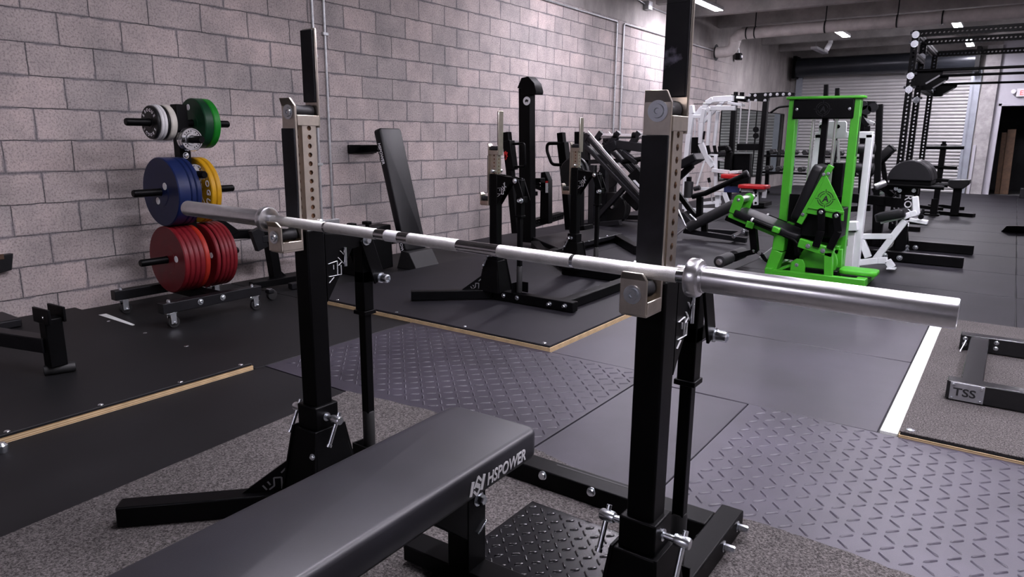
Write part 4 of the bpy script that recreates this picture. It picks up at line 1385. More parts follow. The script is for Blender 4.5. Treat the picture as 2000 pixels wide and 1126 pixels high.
# ================================================================== incline leg press by the wall
t = thing('leg_press', 'dark grey inclined leg press with steel rails standing by the far block wall', 'gym machine', (.9, 9.1, 0))
for k_, yy in enumerate((0, 1)):
    if yy == 0:
        a, b_ = V((0.226, 8.800, 1.265)), V((1.142, 8.800, 0.399))
        a2, b2 = V((0.204, 8.800, 1.180)), V((0.936, 8.800, 0.555))
    else:
        off = V(0, .62, 0)
        a, b_, a2, b2 = a + off, b_ + off, a2 + off, b2 + off
    r_ = B().bar(a, b_, .05, .07, up=(0, 1, 0)).build('rail', BLACK2, t, 0.004)
    B().bar(a + V(.03, 0, .035), b_ + V(.03, 0, .035), .04, .012, up=(0, 1, 0)).build('rail_highlight', SLEEVE, r_, 0.002)  # bright thin bar stands for the highlight along the rail
    B().bar(a - V(0, 0, .02), a + (b_ - a) * .06, .10, .09, up=(0, 1, 0)).build('end_stop', BLACK2, r_, 0.005)
    B().bar(a2 - V(0, 0, .03), b2 + (b2 - a2) * .35 - V(0, 0, .03), .05, .12, up=(0, 1, 0)).build('frame_rail', BLACK2, t, 0.005)
    B().bar(a2 + (b2 - a2) * .55 + V(0, 0, .03), b2 + (b2 - a2) * .3 + V(0, 0, .03), .03, .02, up=(0, 1, 0)).build('guide_rod', SLEEVE, t, 0.002)
    o_ = V(0, .62 * k_, 0)
    B().bar(V((0.381, 8.800, 0.018)) + o_, V((0.365, 8.800, 0.842)) + o_, .09, .09, up=(0, 1, 0)).build('post', BLACK2, t, 0.005)
    B().bar(V((0.397, 8.800, 0.034)) + o_, V((0.903, 8.800, 0.581)) + o_, .06, .08, up=(0, 1, 0)).build('brace', BLACK2, t, 0.005)
    B().bar(V((0.215, 8.800, 0.881)) + o_, V((0.510, 8.800, 0.896)) + o_, .06, .06, up=(0, 1, 0)).build('top_bar', BLACK2, t, 0.005)
    B().bar(V((0.234, 8.800, 1.265)) + o_, V((0.269, 8.800, 0.782)) + o_, .10, .06, up=(0, 1, 0)).build('rear_post', BLACK2, t, 0.005)
B().bar((0.472, 9.000, 0.036), (0.438, 9.000, 0.839), .10, .10, up=(0, 1, 0)).build('post', BLACK2, t, 0.005)
for q in ((0.461, 8.940, 0.669), (0.464, 8.940, 0.583)):
    bolt(t, q, (0, -1, 0), .015, .01, m=BLACK)
B().bar((0.181, 8.800, -0.035), (0.834, 8.800, 0.067), .09, .07).build('base_rail', BLACK2, t, 0.005)
B().bar((-0.116, 9.600, 0.001), (0.754, 9.600, 0.065), .09, .07).build('base_rail', BLACK2, t, 0.005)
m = B().tube((0.284, 9.100, 1.246), (1.034, 9.100, 1.244), .035, n=18)
sh = m.build('cross_shaft', SLEEVE, t)
for q in ((0.563, 9.100, 1.248), (0.848, 9.100, 1.250)):
    B().lathe([(.05, -.03), (.05, .03)], q, (1, 0, 0), 20).build('collar', BLACK, sh)
for q0, q1 in (((0.253, 9.100, 1.195), (0.332, 9.100, 1.297)), ((0.378, 9.100, 0.995), (0.609, 9.100, 1.298)), ((0.703, 9.100, 1.002), (0.923, 9.100, 1.299))):
    B().bar(q0, q1, .08, .08, up=(0, 1, 0)).build('shaft_bracket', BLACK2, t, 0.005)
B().chain([(0.424, 9.100, 1.068), (0.584, 9.100, 1.128), (1.027, 9.100, 1.085)], .10, .12).build('press_arm', BLACK2, t, 0.006)
B().bar((0.719, 9.000, 1.031), (0.946, 9.000, 0.883), .06, .10, up=(0, 1, 0)).build('press_arm', BLACK2, t, 0.006)
B().tube((0.734, 9.000, 0.891), (1.020, 9.000, 0.940), .035, n=16).build('grip', BLACK, t)
B().bar((0.939, 8.900, 0.746), (1.150, 8.900, 0.518), .26, .18, up=(0, 1, 0)).build('carriage', BLACK, t, 0.01)
B().bar((1.036, 8.740, 0.659), (1.131, 8.740, 0.574), .01, .07, up=(0, 1, 0)).build('sticker', INK_G, t)
B().bar((0.866, 9.000, 0.312), (1.100, 9.000, 0.594), .3, .10, up=(0, 1, 0)).build('seat', VINYL, t, 0.02)
B().lathe([(.024, 0), (.024, .40)], V((0.612, 8.950, 0.256)), (0, 1, 0), 18).build('weight_horn', SLEEVE, t)
c_ = V((0.581, 8.980, 0.237))
for k_ in range(4):
    plate('weight_plate', c_ + V(0, .05 * k_, 0), Yv, .225, .042, P_BLK, '%s of four big black plates on the lower horn of the leg press' % ('front', 'second', 'third', 'rear')[k_], 'plates on the leg press')
c_ = V((0.389, 9.200, 0.663))
plate('weight_plate', c_, Yv, .17, .05, P_BLK, 'smaller black plate stored high on the leg press, behind its post', 'plates on the leg press')

# ================================================================== lever machine right of the near upright
t = thing('lever_machine', 'black lever machine with long foam roller, seen just right of the near rack post', 'gym machine', (2.3, 8.4, 0))
B().bar((1.902, 8.300, 0.901), (2.096, 8.300, 1.010), .30, .10, up=(0, 0, 1)).build('top_pad', VINYL, t, 0.015)
B().bar((1.814, 8.300, 0.711), (2.013, 8.300, 0.904), .07, .07, up=(0, 1, 0)).build('pad_arm', BLACK, t, 0.005)
B().lathe([(.03, 0), (.055, .006), (.055, .20), (.03, .206)], V((1.986, 8.300, 0.524)) - V(0, 0, 0.02), (0, 0, 1), 20).build('foam_post', FOAM, t)
B().bar((1.986, 8.300, 0.518), (1.983, 8.300, 0.761), .05, .05, up=(0, 1, 0)).build('post', BLACK, t, 0.004)
B().tube((2.077, 8.200, 0.529), (2.239, 8.200, 0.581), .03, n=16).build('arm_joint', BLACK, t)
lv = B().tube((2.227, 8.200, 0.574), (2.708, 8.200, 0.823), .032, n=16).build('lever_arm', BLACK, t)
B().lathe([(.04, 0), (.045, .01), (.045, .05), (.03, .055)], (2.679, 8.200, 0.810), V((2.719, 8.200, 0.829)) - V((2.679, 8.200, 0.810)), 18).build('end_cap', BLACK2, lv)
B().bar((2.110, 8.400, 0.266), (2.099, 8.400, 0.518), .07, .07, up=(0, 1, 0)).build('post', BLACK, t, 0.005)
B().bar((1.796, 8.400, 0.565), (2.085, 8.400, 0.239), .06, .06, up=(0, 1, 0)).build('diagonal', BLACK, t, 0.005)
B().prism([(1.895, 8.200, 0.305), (1.972, 8.200, 0.336), (2.098, 8.200, 0.220), (2.036, 8.200, 0.164)], (0, .35, .02)).build('foot_plate', BLACK2, t, 0.006)
for q0, q1 in (((1.924, 8.150, 0.374), (2.035, 8.150, 0.176)), ((2.078, 8.150, 0.322), (2.166, 8.150, 0.254)), ((1.906, 8.150, 0.032), (2.055, 8.150, 0.177))):
    B().tube(q0, q1, .011, n=10).build('rod', SLEEVE, t)
rl = B().tube((2.056, 8.200, 0.154), (2.593, 8.200, 0.469), .062, n=22).build('foam_roller', FOAM, t)
B().tube((2.593, 8.200, 0.469), (2.673, 8.200, 0.515), .025, n=14).build('axle', BLACK, rl)
B().bar((2.223, 8.300, 0.107), (2.213, 8.300, 0.245), .07, .06, up=(0, 1, 0)).build('support', BLACK, t, 0.004)
B().bar((1.961, 8.300, 0.098), (2.740, 8.300, 0.047), .07, .06).build('base_rail', BLACK2, t, 0.005)
B().bar((2.006, 8.900, 0.041), (2.580, 8.900, 0.050), .07, .06).build('base_rail', BLACK2, t, 0.005)
B().bar((2.572, 8.324, 0.060), (2.505, 8.994, 0.060), .07, .06).build('base_cross', BLACK2, t, 0.005)
for q in ((2.600, 8.250, 0.089), (2.705, 8.250, 0.153)):
    bolt(t, q, (0, -1, 0), .018, .015)

# ================================================================== white machine with red pads
t = thing('white_press_machine', 'white framed machine with red padded seats in front of the block wall', 'gym machine', (1.2, 11.6, 0))
YW = 11.5
B().chain([(1.401, 11.500, 1.859), (1.065, 11.500, 1.850), (0.958, 11.500, 1.787), (0.929, 11.500, 1.706), (0.902, 11.500, 1.476), (0.907, 11.500, 1.144), (1.009, 11.500, 0.945), (1.144, 11.500, 0.773)], .07, .09).build('main_frame', WHITE, t, 0.006)
B().bar((1.245, 11.500, 1.830), (0.927, 11.500, 1.493), .05, .06).build('frame_brace', WHITE, t, 0.005)
B().chain([(0.697, 11.500, 1.759), (0.724, 11.500, 1.627), (0.693, 11.500, 1.293), (0.675, 11.500, 0.887), (0.703, 11.500, 0.040)], .08, .09).build('stack_post', WHITE, t, 0.005)
B().prism([(0.726, 11.500, 1.593), (0.857, 11.500, 1.748), (0.900, 11.500, 1.748), (0.912, 11.500, 1.583)], (0, .06, 0)).build('top_gusset', WHITE, t, 0.004)
B().chain([(0.727, 11.500, 1.577), (0.912, 11.500, 1.583)], .05, .05).build('top_bar', WHITE, t, 0.004)
B().path([(0.835, 11.500, 1.551), (0.872, 11.500, 1.394), (0.876, 11.500, 1.211)], .015, 8).build('hose', PLASTIC_W, t)
B().bar((0.792, 11.600, 0.973), (0.783, 11.600, 1.244), .12, .14, up=(0, 1, 0)).build('weight_stack', BLACK, t, 0.004)
for px in (0, 1):
    B().tube(V((0.756, 11.600, 1.244)) + V(.06 * px, 0, 0), V((0.743, 11.600, 1.563)) + V(.06 * px, 0, 0), .012, n=10).build('guide_rod', SLEEVE, t)
ar = B().chain([(1.049, 11.300, 1.657), (1.105, 11.300, 1.704), (1.511, 11.300, 1.698)], .07, .07).build('top_arm', WHITE, t, 0.005)
B().bar((1.382, 11.350, 1.781), (1.613, 11.350, 1.745), .16, .04).build('pulley_plate', WHITE, ar, 0.004)
B().tube((0.818, 11.300, 1.773), (1.498, 11.300, 1.761), .005, n=8).build('cable', BLACK, t)
for q0, q1, q2 in (((1.100, 11.300, 1.656), (1.096, 11.300, 1.114), (1.141, 11.300, 0.976)), ((1.121, 11.600, 1.666), (1.101, 11.600, 1.113), (1.137, 11.600, 0.980))):
    h_ = B().bar(q0, q1, .05, .05, up=(0, 1, 0)).build('hanging_arm', WHITE, t, 0.005)
    B().tube(q1, q2, .028, n=14).build('grip', BLACK, h_)
B().bar((0.992, 11.400, 1.343), (0.984, 11.400, 1.211), .03, .03).build('shock', BLACK, t, 0.003)
B().bar((1.017, 11.500, 0.962), (1.208, 11.500, 0.958), .04, .03).build('cross_bar', WHITE, t, 0.004)
B().bar((1.174, 11.500, 0.957), (1.211, 11.500, 0.448), .05, .05, up=(0, 1, 0)).build('upright', WHITE, t, 0.005)
B().bar((1.009, 11.500, 0.945), (0.863, 11.500, 0.362), .025, .025, up=(0, 1, 0)).build('thin_strut', WHITE, t, 0.003)
B().bar((1.166, 11.400, 0.718), (1.449, 11.400, 0.695), .06, .06).build('pad_arm', WHITE, t, 0.005)
B().bar((1.482, 11.400, 0.696), (1.631, 11.400, 0.710), .2, .045).build('pad_bracket', WHITE, t, 0.005)
B().rbox(V((1.512, 11.400, 0.632)), .32, .30, .07, .05).build('red_pad', REDV, t, smooth=50)
B().rbox(V((1.869, 11.400, 0.484)), .44, .34, .06, .06).build('red_seat', REDV, t, smooth=50)
B().bar((1.896, 11.400, 0.453), (1.918, 11.400, 0.193), .07, .07, up=(0, 1, 0)).build('seat_post', WHITE, t, 0.004)
for q in ((1.909, 11.360, 0.439), (1.913, 11.360, 0.391), (1.917, 11.360, 0.343), (1.927, 11.360, 0.229)):
    B().lathe([(.02, 0), (.02, .006)], q, (0, -1, 0), 16).build('post_hole', BLACK, t)
B().bar((1.679, 11.400, 0.409), (2.042, 11.400, 0.436), .07, .05).build('seat_beam', WHITE, t, 0.004)
B().bar((2.040, 11.400, 0.460), (2.036, 11.400, 0.314), .06, .05, up=(0, 1, 0)).build('seat_leg', WHITE, t, 0.004)
B().bar((0.879, 11.500, 0.398), (1.622, 11.500, 0.418), .06, .05).build('low_beam', WHITE, t, 0.004)
B().bar((1.365, 11.460, 0.415), (1.618, 11.460, 0.419), .012, .10).build('name_panel', mat('navy_panel', (.02, .03, .10), .4, noise=.05), t, 0.002)
B().bar((1.355, 11.500, 0.362), (1.448, 11.500, 0.165), .06, .07, up=(0, 1, 0)).build('front_leg', WHITE, t, 0.004)
B().bar((1.003, 11.500, 0.155), (1.316, 11.500, 0.199), .06, .05).build('base_rail', WHITE, t, 0.004)
br_ = B().bar((0.743, 11.400, 0.033), (1.378, 11.400, 0.067), .08, .07).build('base_rail', WHITE, t, 0.004)
B().bar((1.256, 11.500, 0.315), (1.271, 11.500, 0.112), .07, .08, up=(0, 1, 0)).build('cam_post', WHITE, t, 0.004)
B().bar((1.230, 11.420, 0.335), (1.350, 11.420, 0.341), .08, .05).build('label_plate', PLASTIC_W, t, 0.004)
lv = B().tube((1.239, 11.300, 0.208), (1.173, 11.300, 0.522), .012, n=10).build('lever', SLEEVE, t)
B().tube((1.173, 11.300, 0.522), (1.151, 11.300, 0.596), .025, n=12).build('lever_grip', BLACK, lv)
B().tube((0.957, 11.200, 0.409), (1.052, 11.200, 0.438), .04, n=14).build('roller', FOAM, t)

# ================================================================== black cable tower
t = thing('cable_tower', 'tall black cable pulldown tower with thin silver guide rods beside the white machine', 'gym machine', (1.2, 13.1, 0))
for q0, q1 in (((0.926, 13.000, 1.907), (0.947, 13.000, 0.038)), ((1.483, 13.000, 1.878), (1.463, 13.000, 0.070))):
    B().bar(q0, q1, .085, .10, up=(0, 1, 0)).build('upright', BLACK, t, 0.005)
m = B().prism([(1.139, 13.000, 1.903), (1.183, 13.000, 2.026), (1.749, 13.000, 2.037), (1.957, 13.000, 2.014), (1.944, 13.000, 1.972), (1.522, 13.000, 1.947), (1.511, 13.000, 1.869)], (0, .10, 0))
m.build('top_beam', BLACK, t, 0.004)
for q in ((1.178, 12.990, 1.901), (1.305, 12.990, 1.899), (1.467, 12.990, 1.895), (1.189, 12.990, 1.990), (1.289, 12.990, 1.987), (1.467, 12.990, 1.992), (1.556, 12.990, 1.994), (1.669, 12.990, 1.995), (1.773, 12.990, 1.992), (1.876, 12.990, 1.994)):
    bolt(t, q, (0, -1, 0), .018, .012)
B().bar((0.875, 13.000, 1.962), (1.156, 13.000, 1.920), .16, .10).build('front_beam', BLACK, t, 0.004)
B().bar((1.001, 12.900, 1.954), (1.148, 12.900, 1.942), .12, .04).build('white_plate', WHITE, t, 0.003)
for q in ((0.937, 13.000, 2.005), (1.049, 13.000, 1.994)):
    B().lathe([(.04, 0), (.04, .07)], V(q) - V(0, 0, .02), (0, 0, 1), 16).build('pulley', BLACK, t)
for q0, q1 in (((1.017, 13.100, 1.874), (1.021, 13.100, 0.996)), ((1.173, 13.100, 1.889), (1.171, 13.100, 0.999))):
    B().tube(q0, q1, .012, n=10).build('guide_rod', SLEEVE, t)
B().bar((1.100, 13.100, 0.961), (1.118, 13.100, 0.251), .34, .14, up=(0, 1, 0)).build('weight_stack', BLACK, t, 0.004)
B().bar((1.037, 13.000, 1.081), (1.424, 13.000, 1.087), .08, .12).build('mid_beam', BLACK, t, 0.005)
for q in ((1.413, 12.800, 1.389), (1.422, 12.800, 1.283)):
    B().lathe([(.02, 0), (.05, 0), (.05, .03), (.02, .03)], q, (0, -1, 0), 20).build('cable_pulley', BLACK, t)
for q0, q1 in (((1.400, 12.800, 1.871), (1.411, 12.800, 1.415)), ((1.415, 12.800, 1.256), (1.407, 12.800, 0.701))):
    B().tube(q0, q1, .004, n=8).build('cable', BLACK, t)
B().chain([(0.835, 12.600, 1.052), (0.983, 12.600, 1.073), (1.025, 12.600, 1.002), (1.026, 12.600, 0.512)], .12, .08).build('knee_frame', BLACK, t, 0.01)
B().bar((0.839, 12.600, 0.998), (0.846, 12.600, 0.907), .3, .09, up=(0, 1, 0)).build('knee_pad', VINYL, t, 0.02)
B().bar((0.776, 12.700, 0.867), (0.985, 12.700, 0.854), .10, .05).build('light_bar', PLASTIC_W, t, 0.003)
B().path([(2.126, 12.400, 1.772), (1.865, 12.400, 1.752), (1.747, 12.400, 1.662)], .018, 12).build('pull_bar', BLACK, t)
B().bar((0.943, 13.100, 0.031), (1.645, 13.100, 0.074), .5, .07).build('base', BLACK, t, 0.005)

# mirrors fixed to the block wall at the far end
MIRROR = mat('mirror_glass', (0.34, 0.38, 0.36), 0.03, 1.0, noise=0.02, nscale=2)
for k_, (y0, y1) in enumerate(((15.0, 17.45), (17.5, 19.9))):
    t = thing('wall_mirror', ('tall wall mirror behind the black cable tower reflecting the roller door', 'tall wall mirror near the far corner, right of the cable tower')[k_], 'mirror', (.02, (y0 + y1) / 2, .35), 'wall mirrors')
    B().bx(.002, .012, y0, y1, .35, 1.88).build('glass', MIRROR, t)
    m = B()
    m.bx(.002, .02, y0 - .02, y0, .33, 1.90)
    m.bx(.002, .02, y1, y1 + .02, .33, 1.90)
    m.bx(.002, .02, y0, y1, 1.88, 1.90)
    m.bx(.002, .02, y0, y1, .33, .35)
    m.build('frame', BLACK, t)

# dumbbell rack in front of the mirrors
t = thing('dumbbell_rack', 'long black two shelf rack of dumbbells behind the green machine', 'dumbbell rack', (1.6, 16.5, 0))
for zz, yy in ((.50, 16.35), (.86, 16.6)):
    B().bar((.55, yy, zz), (2.75, yy, zz), .34, .04).build('shelf', BLACK, t, 0.004)
for xx in (.6, 2.7):
    B().bar((xx, 16.72, 0), (xx, 16.62, .98), .08, .08, up=(0, 1, 0)).build('post', BLACK, t, 0.004)
    B().bar((xx, 16.15, .03), (xx, 16.85, .03), .08, .06).build('foot', BLACK, t, 0.004)
pd = None
n_ = 0
for zz, yy in ((.51, 16.33), (.87, 16.58)):
    for i in range(9):
        xx = .72 + i * .235
        lab = 'black hexagon dumbbell, %s from the left on the %s shelf of the rack' % (('first', 'second', 'third', 'fourth', 'fifth', 'sixth', 'seventh', 'eighth', 'ninth')[i], 'lower' if zz < .6 else 'upper')
        if pd is None:
            pd = thing('dumbbell', lab, 'dumbbell', (xx, yy, zz + .085), 'dumbbells on the black rack')
            z0 = zz + .085
            B().tube((xx, yy - .08, z0), (xx, yy + .08, z0), .016, n=12).build('handle', SLEEVE, pd)
            for sg in (-1, 1):
                B().lathe([(.05, .055), (.065, .065), (.065, .14), (.05, .15)], (xx, yy, z0), (0, sg, 0), 6).build('head', TYRE, pd, smooth=20)
        else:
            dup(pd, (xx, yy, zz + .085), 0, lab)

# ================================================================== green selectorised machine
g = thing('leg_extension_machine', 'bright green leg extension machine with black pads and a tall weight tower', 'gym machine', (3.75, 6.65, 0))
GP = 1.0
for xx in (3.49, 4.02):
    B().bx(xx - .035, xx + .035, 6.85, 6.95, .005, 1.575).build('tower_post', GREEN, g, 0.005)
B().rbox((3.755, 6.90, 1.585), .66, .17, .022, .04, edge=.005).build('top_plate', GREEN, g)
hd = B().bx(3.50, 4.01, 6.825, 6.848, 1.40, 1.57).build('header_panel', BLACK, g, 0.01)
for xx in (3.535, 3.975):
    bolt(g, (xx, 6.825, 1.485), (0, -1, 0), .010, .006, 'dome')


def target_emblem(par, c, xd, yd, R, m_, letter=True):
    """crosshair ring with the letter A"""
    c, xd, yd = V(c), V(xd).normalized(), V(yd).normalized()
    zd = xd.cross(yd)
    q = B()
    for rr, w in ((R, R * .09), (R * .72, R * .08)):
        for k in range(4):
            for j in range(7):
                a0 = math.radians(90 * k + 10 + j * 10)
                a1 = a0 + math.radians(10.5)
                p0_ = c + xd * math.cos(a0) * rr + yd * math.sin(a0) * rr
                p1_ = c + xd * math.cos(a1) * rr + yd * math.sin(a1) * rr
                q.bar(p0_, p1_, w, .0012, up=zd)
    for a in (0, 90, 180, 270):
        d_ = xd * math.cos(math.radians(a)) + yd * math.sin(math.radians(a))
        q.bar(c + d_ * R * .82, c + d_ * R * 1.3, R * .09, .0012, up=zd)
    q.text('A', R * 1.15, c - yd * R * .40, xd, yd, .0006, align='CENTER', offset=R * .03, shear=.1)
    return q.build('emblem', m_, par)


target_emblem(hd, (3.755, 6.824, 1.485), (1, 0, 0), (0, 0, 1), .058, BLACK2)
B().bx(3.53, 3.98, 6.87, 6.885, .10, .72).build('stack_shroud', BLACK, g, 0.004)
B().bx(3.62, 3.90, 6.89, 6.99, .12, .68).build('weight_stack', TYRE, g, 0.003)
for xx in (3.665, 3.855):
    B().tube((xx, 6.93, .1), (xx, 6.93, 1.57), .014, n=14).build('guide_rod', SLEEVE, g)
B().bx(3.735, 3.785, 6.925, 6.975, .6, 1.57).build('selector_tube', BLACK, g, 0.003)
m = B().text('STRENGTH', .05, (4.0555, 6.88, 1.0), (0, 0, 1), (0, -1, 0), .0006) if False else B().bx(4.055, 4.0565, 6.88, 6.92, 1.08, 1.42)
m.build('side_decal', INK_K, g)
# base
B().bx(3.50, 3.56, 6.36, 6.98, .005, .085).build('base_rail', GREEN, g, 0.005)
B().bx(3.56, 4.32, 6.37, 6.43, .005, .075).build('base_rail', GREEN, g, 0.005)
B().bx(3.56, 4.30, 6.88, 6.94, .005, .075).build('base_rail', GREEN, g, 0.005)
B().bx(4.24, 4.32, 6.43, 6.90, .005, .075).build('base_rail', GREEN, g, 0.005)
B().rbox((4.23, 6.62, .10), .30, .24, .04, .05).build('foot_plate', GREEN, g)
B().bx(4.10, 4.34, 6.50, 6.74, .070, .082).build('foot_pad', TYRE, g, 0.004)
B().bx(3.72, 4.08, 6.50, 6.78, .03, .10).build('cable_cover', BLACK, g, 0.005)
B().bar((4.030, 6.420, 0.006), (4.008, 6.420, 0.273), .065, .065, up=(0, 1, 0)).build('front_post', GREEN, g, 0.004)
B().bar((3.758, 6.420, 0.334), (4.045, 6.420, 0.268), .065, .075).build('upper_rail', GREEN, g, 0.004)
B().bar((3.701, 6.750, 0.291), (4.033, 6.750, 0.253), .065, .075).build('upper_rail', GREEN, g, 0.004)
B().bar((4.043, 6.750, -0.013), (4.024, 6.750, 0.261), .065, .065, up=(0, 1, 0)).build('rear_post', GREEN, g, 0.004)
for q in ((3.842, 6.380, 0.315), (3.965, 6.380, 0.287)):
    bolt(g, q, (0, -1, 0), .014, .012)
B().chain([(3.521, 6.500, 0.033), (3.575, 6.500, 0.238), (3.584, 6.500, 0.392)], .10, .13, up=(0, 1, 0)).build('front_leg', GREEN, g, 0.006)
B().lathe([(.014, 0), (.014, .004)], (3.560, 6.440, 0.131), (0, -1, 0), 16).build('hole', BLACK, g)
B().bar((3.109, 6.500, 0.534), (3.581, 6.500, 0.378), .10, .06).build('seat_rail', GREEN, g, 0.005)
B().bar((3.284, 6.460, 0.461), (3.350, 6.460, 0.447), .10, .06).build('seat_bracket', GREEN, g, 0.005)
s0, s1 = V((3.165, 6.420, 0.582)), V((3.753, 6.420, 0.393))
ax = (s1 - s0).normalized()
up_ = V(-ax.z, 0, ax.x)
if up_.z < 0:
    up_ = -up_
rot = Matrix((ax, V(0, 1, 0), ax.cross(V(0, 1, 0)))).transposed()
B().rbox((s0 + s1) / 2 + V(0, .18, 0) - up_ * .03, (s1 - s0).length, .36, .065, .03, rot, seg=5).build('seat', VINYL, g, smooth=50)
# knee pivots
for yy in (6.44, 6.74):
    m = B()
    c0 = V((3.191, 6.440, 0.672)) + V(0, yy - 6.44, 0)
    base_ = V((3.167, 6.440, 0.591)) + V(0, yy - 6.44, 0)
    d_ = (c0 - base_).normalized()
    n_ = V(-d_.z, 0, d_.x)
    pts = [base_ - n_ * .045 - d_ * .05]
    for k in range(9):
        a = math.pi - math.pi * k / 8
        pts.append(c0 + n_ * .045 * math.cos(a) + d_ * .045 * math.sin(a))
    pts.append(base_ + n_ * .045 - d_ * .05)
    m.prism(pts, (0, .02, 0))
    pv = m.build('knee_pivot', GREEN, g, 0.003)
    bolt(pv, c0 + V(0, -.001, 0), (0, -1, 0), .013, .008, 'dome')
B().tube(V((3.185, 6.460, 0.670)) + V(0, .05, 0), V((3.185, 6.460, 0.670)) + V(0, .42, 0), .03, n=18).build('knee_shaft', SLEEVE, g)
# side handles
for yy in (6.36, 6.84):
    o_ = V(0, yy - 6.36, 0)
    h_ = B().tube(V((3.357, 6.360, 0.503)) + o_, V((3.537, 6.360, 0.444)) + o_, .017, n=14).build('handle', BLACK, g)
    B().lathe([(.019, 0), (.021, .004), (.021, .014), (.012, .02)], V((3.361, 6.360, 0.504)) + o_, V((3.342, 6.360, 0.511)) - V((3.361, 6.360, 0.504)), 14).build('end_cap', PLASTIC_W, h_)
    B().bar(V((3.537, 6.360, 0.444)) + o_, V((3.600, 6.360, 0.427)) + o_, .05, .05).build('handle_socket', GREEN, g, 0.008)
# swinging arm with rollers
B().bar((3.302, 6.560, 0.443), (3.346, 6.560, 0.188), .06, .085, up=(0, 1, 0)).build('swing_arm', BLACK, g, 0.005)
B().bar((3.058, 6.560, 0.492), (3.314, 6.560, 0.406), .10, .05).build('arm_top', BLACK, g, 0.006)
B().bar((3.346, 6.560, 0.198), (3.107, 6.560, 0.109), .045, .05).build('roller_arm', BLACK, g, 0.005)
for q in ((3.343, 6.520, 0.207), (3.396, 6.520, 0.189)):
    bolt(g, q, (0, -1, 0), .013, .012)
B().chain([(3.355, 6.560, 0.199), (3.409, 6.560, 0.170), (3.440, 6.560, 0.130), (3.489, 6.560, 0.107)], .03, .03).build('link', BLACK, g, 0.003)
rc = V((3.136, 6.200, 0.122))
ax_ = B().tube(rc + V(0, -.02, 0), rc + V(0, .72, 0), .018, n=14).build('roller_axle', SLEEVE, g)
for o_ in (0, .40):
    B().lathe([(.03, 0), (.054, .005), (.056, .012), (.056, .27), (.054, .277), (.03, .282)], rc + V(0, o_, 0), (0, 1, 0), 24).build('foam_roller', FOAM, g)
B().lathe([(.03, 0), (.03, .004), (.012, .006)], rc + V(0, -.004, 0), (0, -1, 0), 18).build('roller_cap', SLEEVE, g)
# backrest with the pointed side plate
b0, b1 = V((3.849, 6.600, 1.002)), V((3.694, 6.600, 0.517))
ax = (b0 - b1).normalized()
nr = V(-ax.z, 0, ax.x)
if nr.x > 0:
    nr = -nr
rot = Matrix((V(0, 1, 0), ax, V(0, 1, 0).cross(ax))).transposed()
B().rbox((b0 + b1) / 2, .34, (b0 - b1).length, .085, .05, rot, seg=5).build('backrest', VINYL, g, smooth=50)
B().bar((3.955, 6.420, 1.006), (3.743, 6.420, 0.500), .05, .022, up=(0, 1, 0)).build('back_rail', GREEN, g, 0.004)
m = B().prism([(3.927, 6.400, 0.924), (4.093, 6.400, 0.629), (4.097, 6.400, 0.547), (4.036, 6.400, 0.560), (3.957, 6.400, 0.576), (3.790, 6.400, 0.595), (3.817, 6.400, 0.658)], (0, .018, 0))
sp = m.build('side_plate', GREEN, g, 0.003)
m = B().bar((3.812, 6.390, 0.650), (4.096, 6.390, 0.621), .012, .02)
m.build('plate_rib', GREEN, sp, 0.002)
target_emblem(sp, V((3.939, 6.397, 0.727)), (1, 0, 0), (0, 0, 1), .062, INK_K)
for q in ((3.906, 6.400, 0.932), (3.942, 6.400, 0.938), (3.769, 6.400, 0.584)):
    bolt(g, q, (0, -1, 0), .010, .01)
# black cams and drive behind the plate
for (q0, q1, q2) in (((3.923, 6.370, 0.615), (3.938, 6.370, 0.459), (3.907, 6.370, 0.314)), ((4.046, 6.370, 0.593), (4.072, 6.370, 0.461), (4.019, 6.370, 0.307))):
    m = B().chain([q0, q1, q2], .06, .02, up=(0, 1, 0))
    m.lathe([(.034, 0), (.034, .02)], V(q0) + V(0, .01, 0), (0, -1, 0), 20)
    cm = m.build('cam_arm', BLACK, g, 0.004)
    B().lathe([(.018, 0), (.018, .004), (.012, .01)], V(q0) + V(0, -.011, 0), (0, -1, 0), 18).build('bolt', ZINC, cm)
B().bx(3.74, 4.06, 6.50, 6.80, .38, .64).build('gear_cover', BLACK, g, 0.01)
B().lathe([(.10, 0), (.16, .01), (.16, .05), (.10, .06)], (3.896, 6.550, 0.153), (0, 1, 0), 28).build('cam_wheel', GREEN, g)
m = B().prism([(3.692, 6.460, 0.050), (3.696, 6.460, 0.148), (3.737, 6.460, 0.181), (3.789, 6.460, 0.177), (3.814, 6.460, 0.138), (3.818, 6.460, 0.056)], (0, .03, 0))
cp = m.build('cam_bracket', GREEN, g, 0.004)
bolt(cp, (3.746, 6.460, 0.126), (0, -1, 0), .012, .008)
B().bar((3.733, 6.520, 0.205), (3.713, 6.520, 0.332), .05, .05, up=(0, 1, 0)).build('drive_link', BLACK, g, 0.004)
B().bar((3.579, 6.600, 0.054), (3.730, 6.600, 0.128), .20, .02).build('tray', GREEN, g, 0.003)
B().path([(3.624, 6.400, 0.384), (3.714, 6.400, 0.355), (3.751, 6.400, 0.322), (3.762, 6.400, 0.251)], .012, 10).build('cable_guide', BLACK, g)

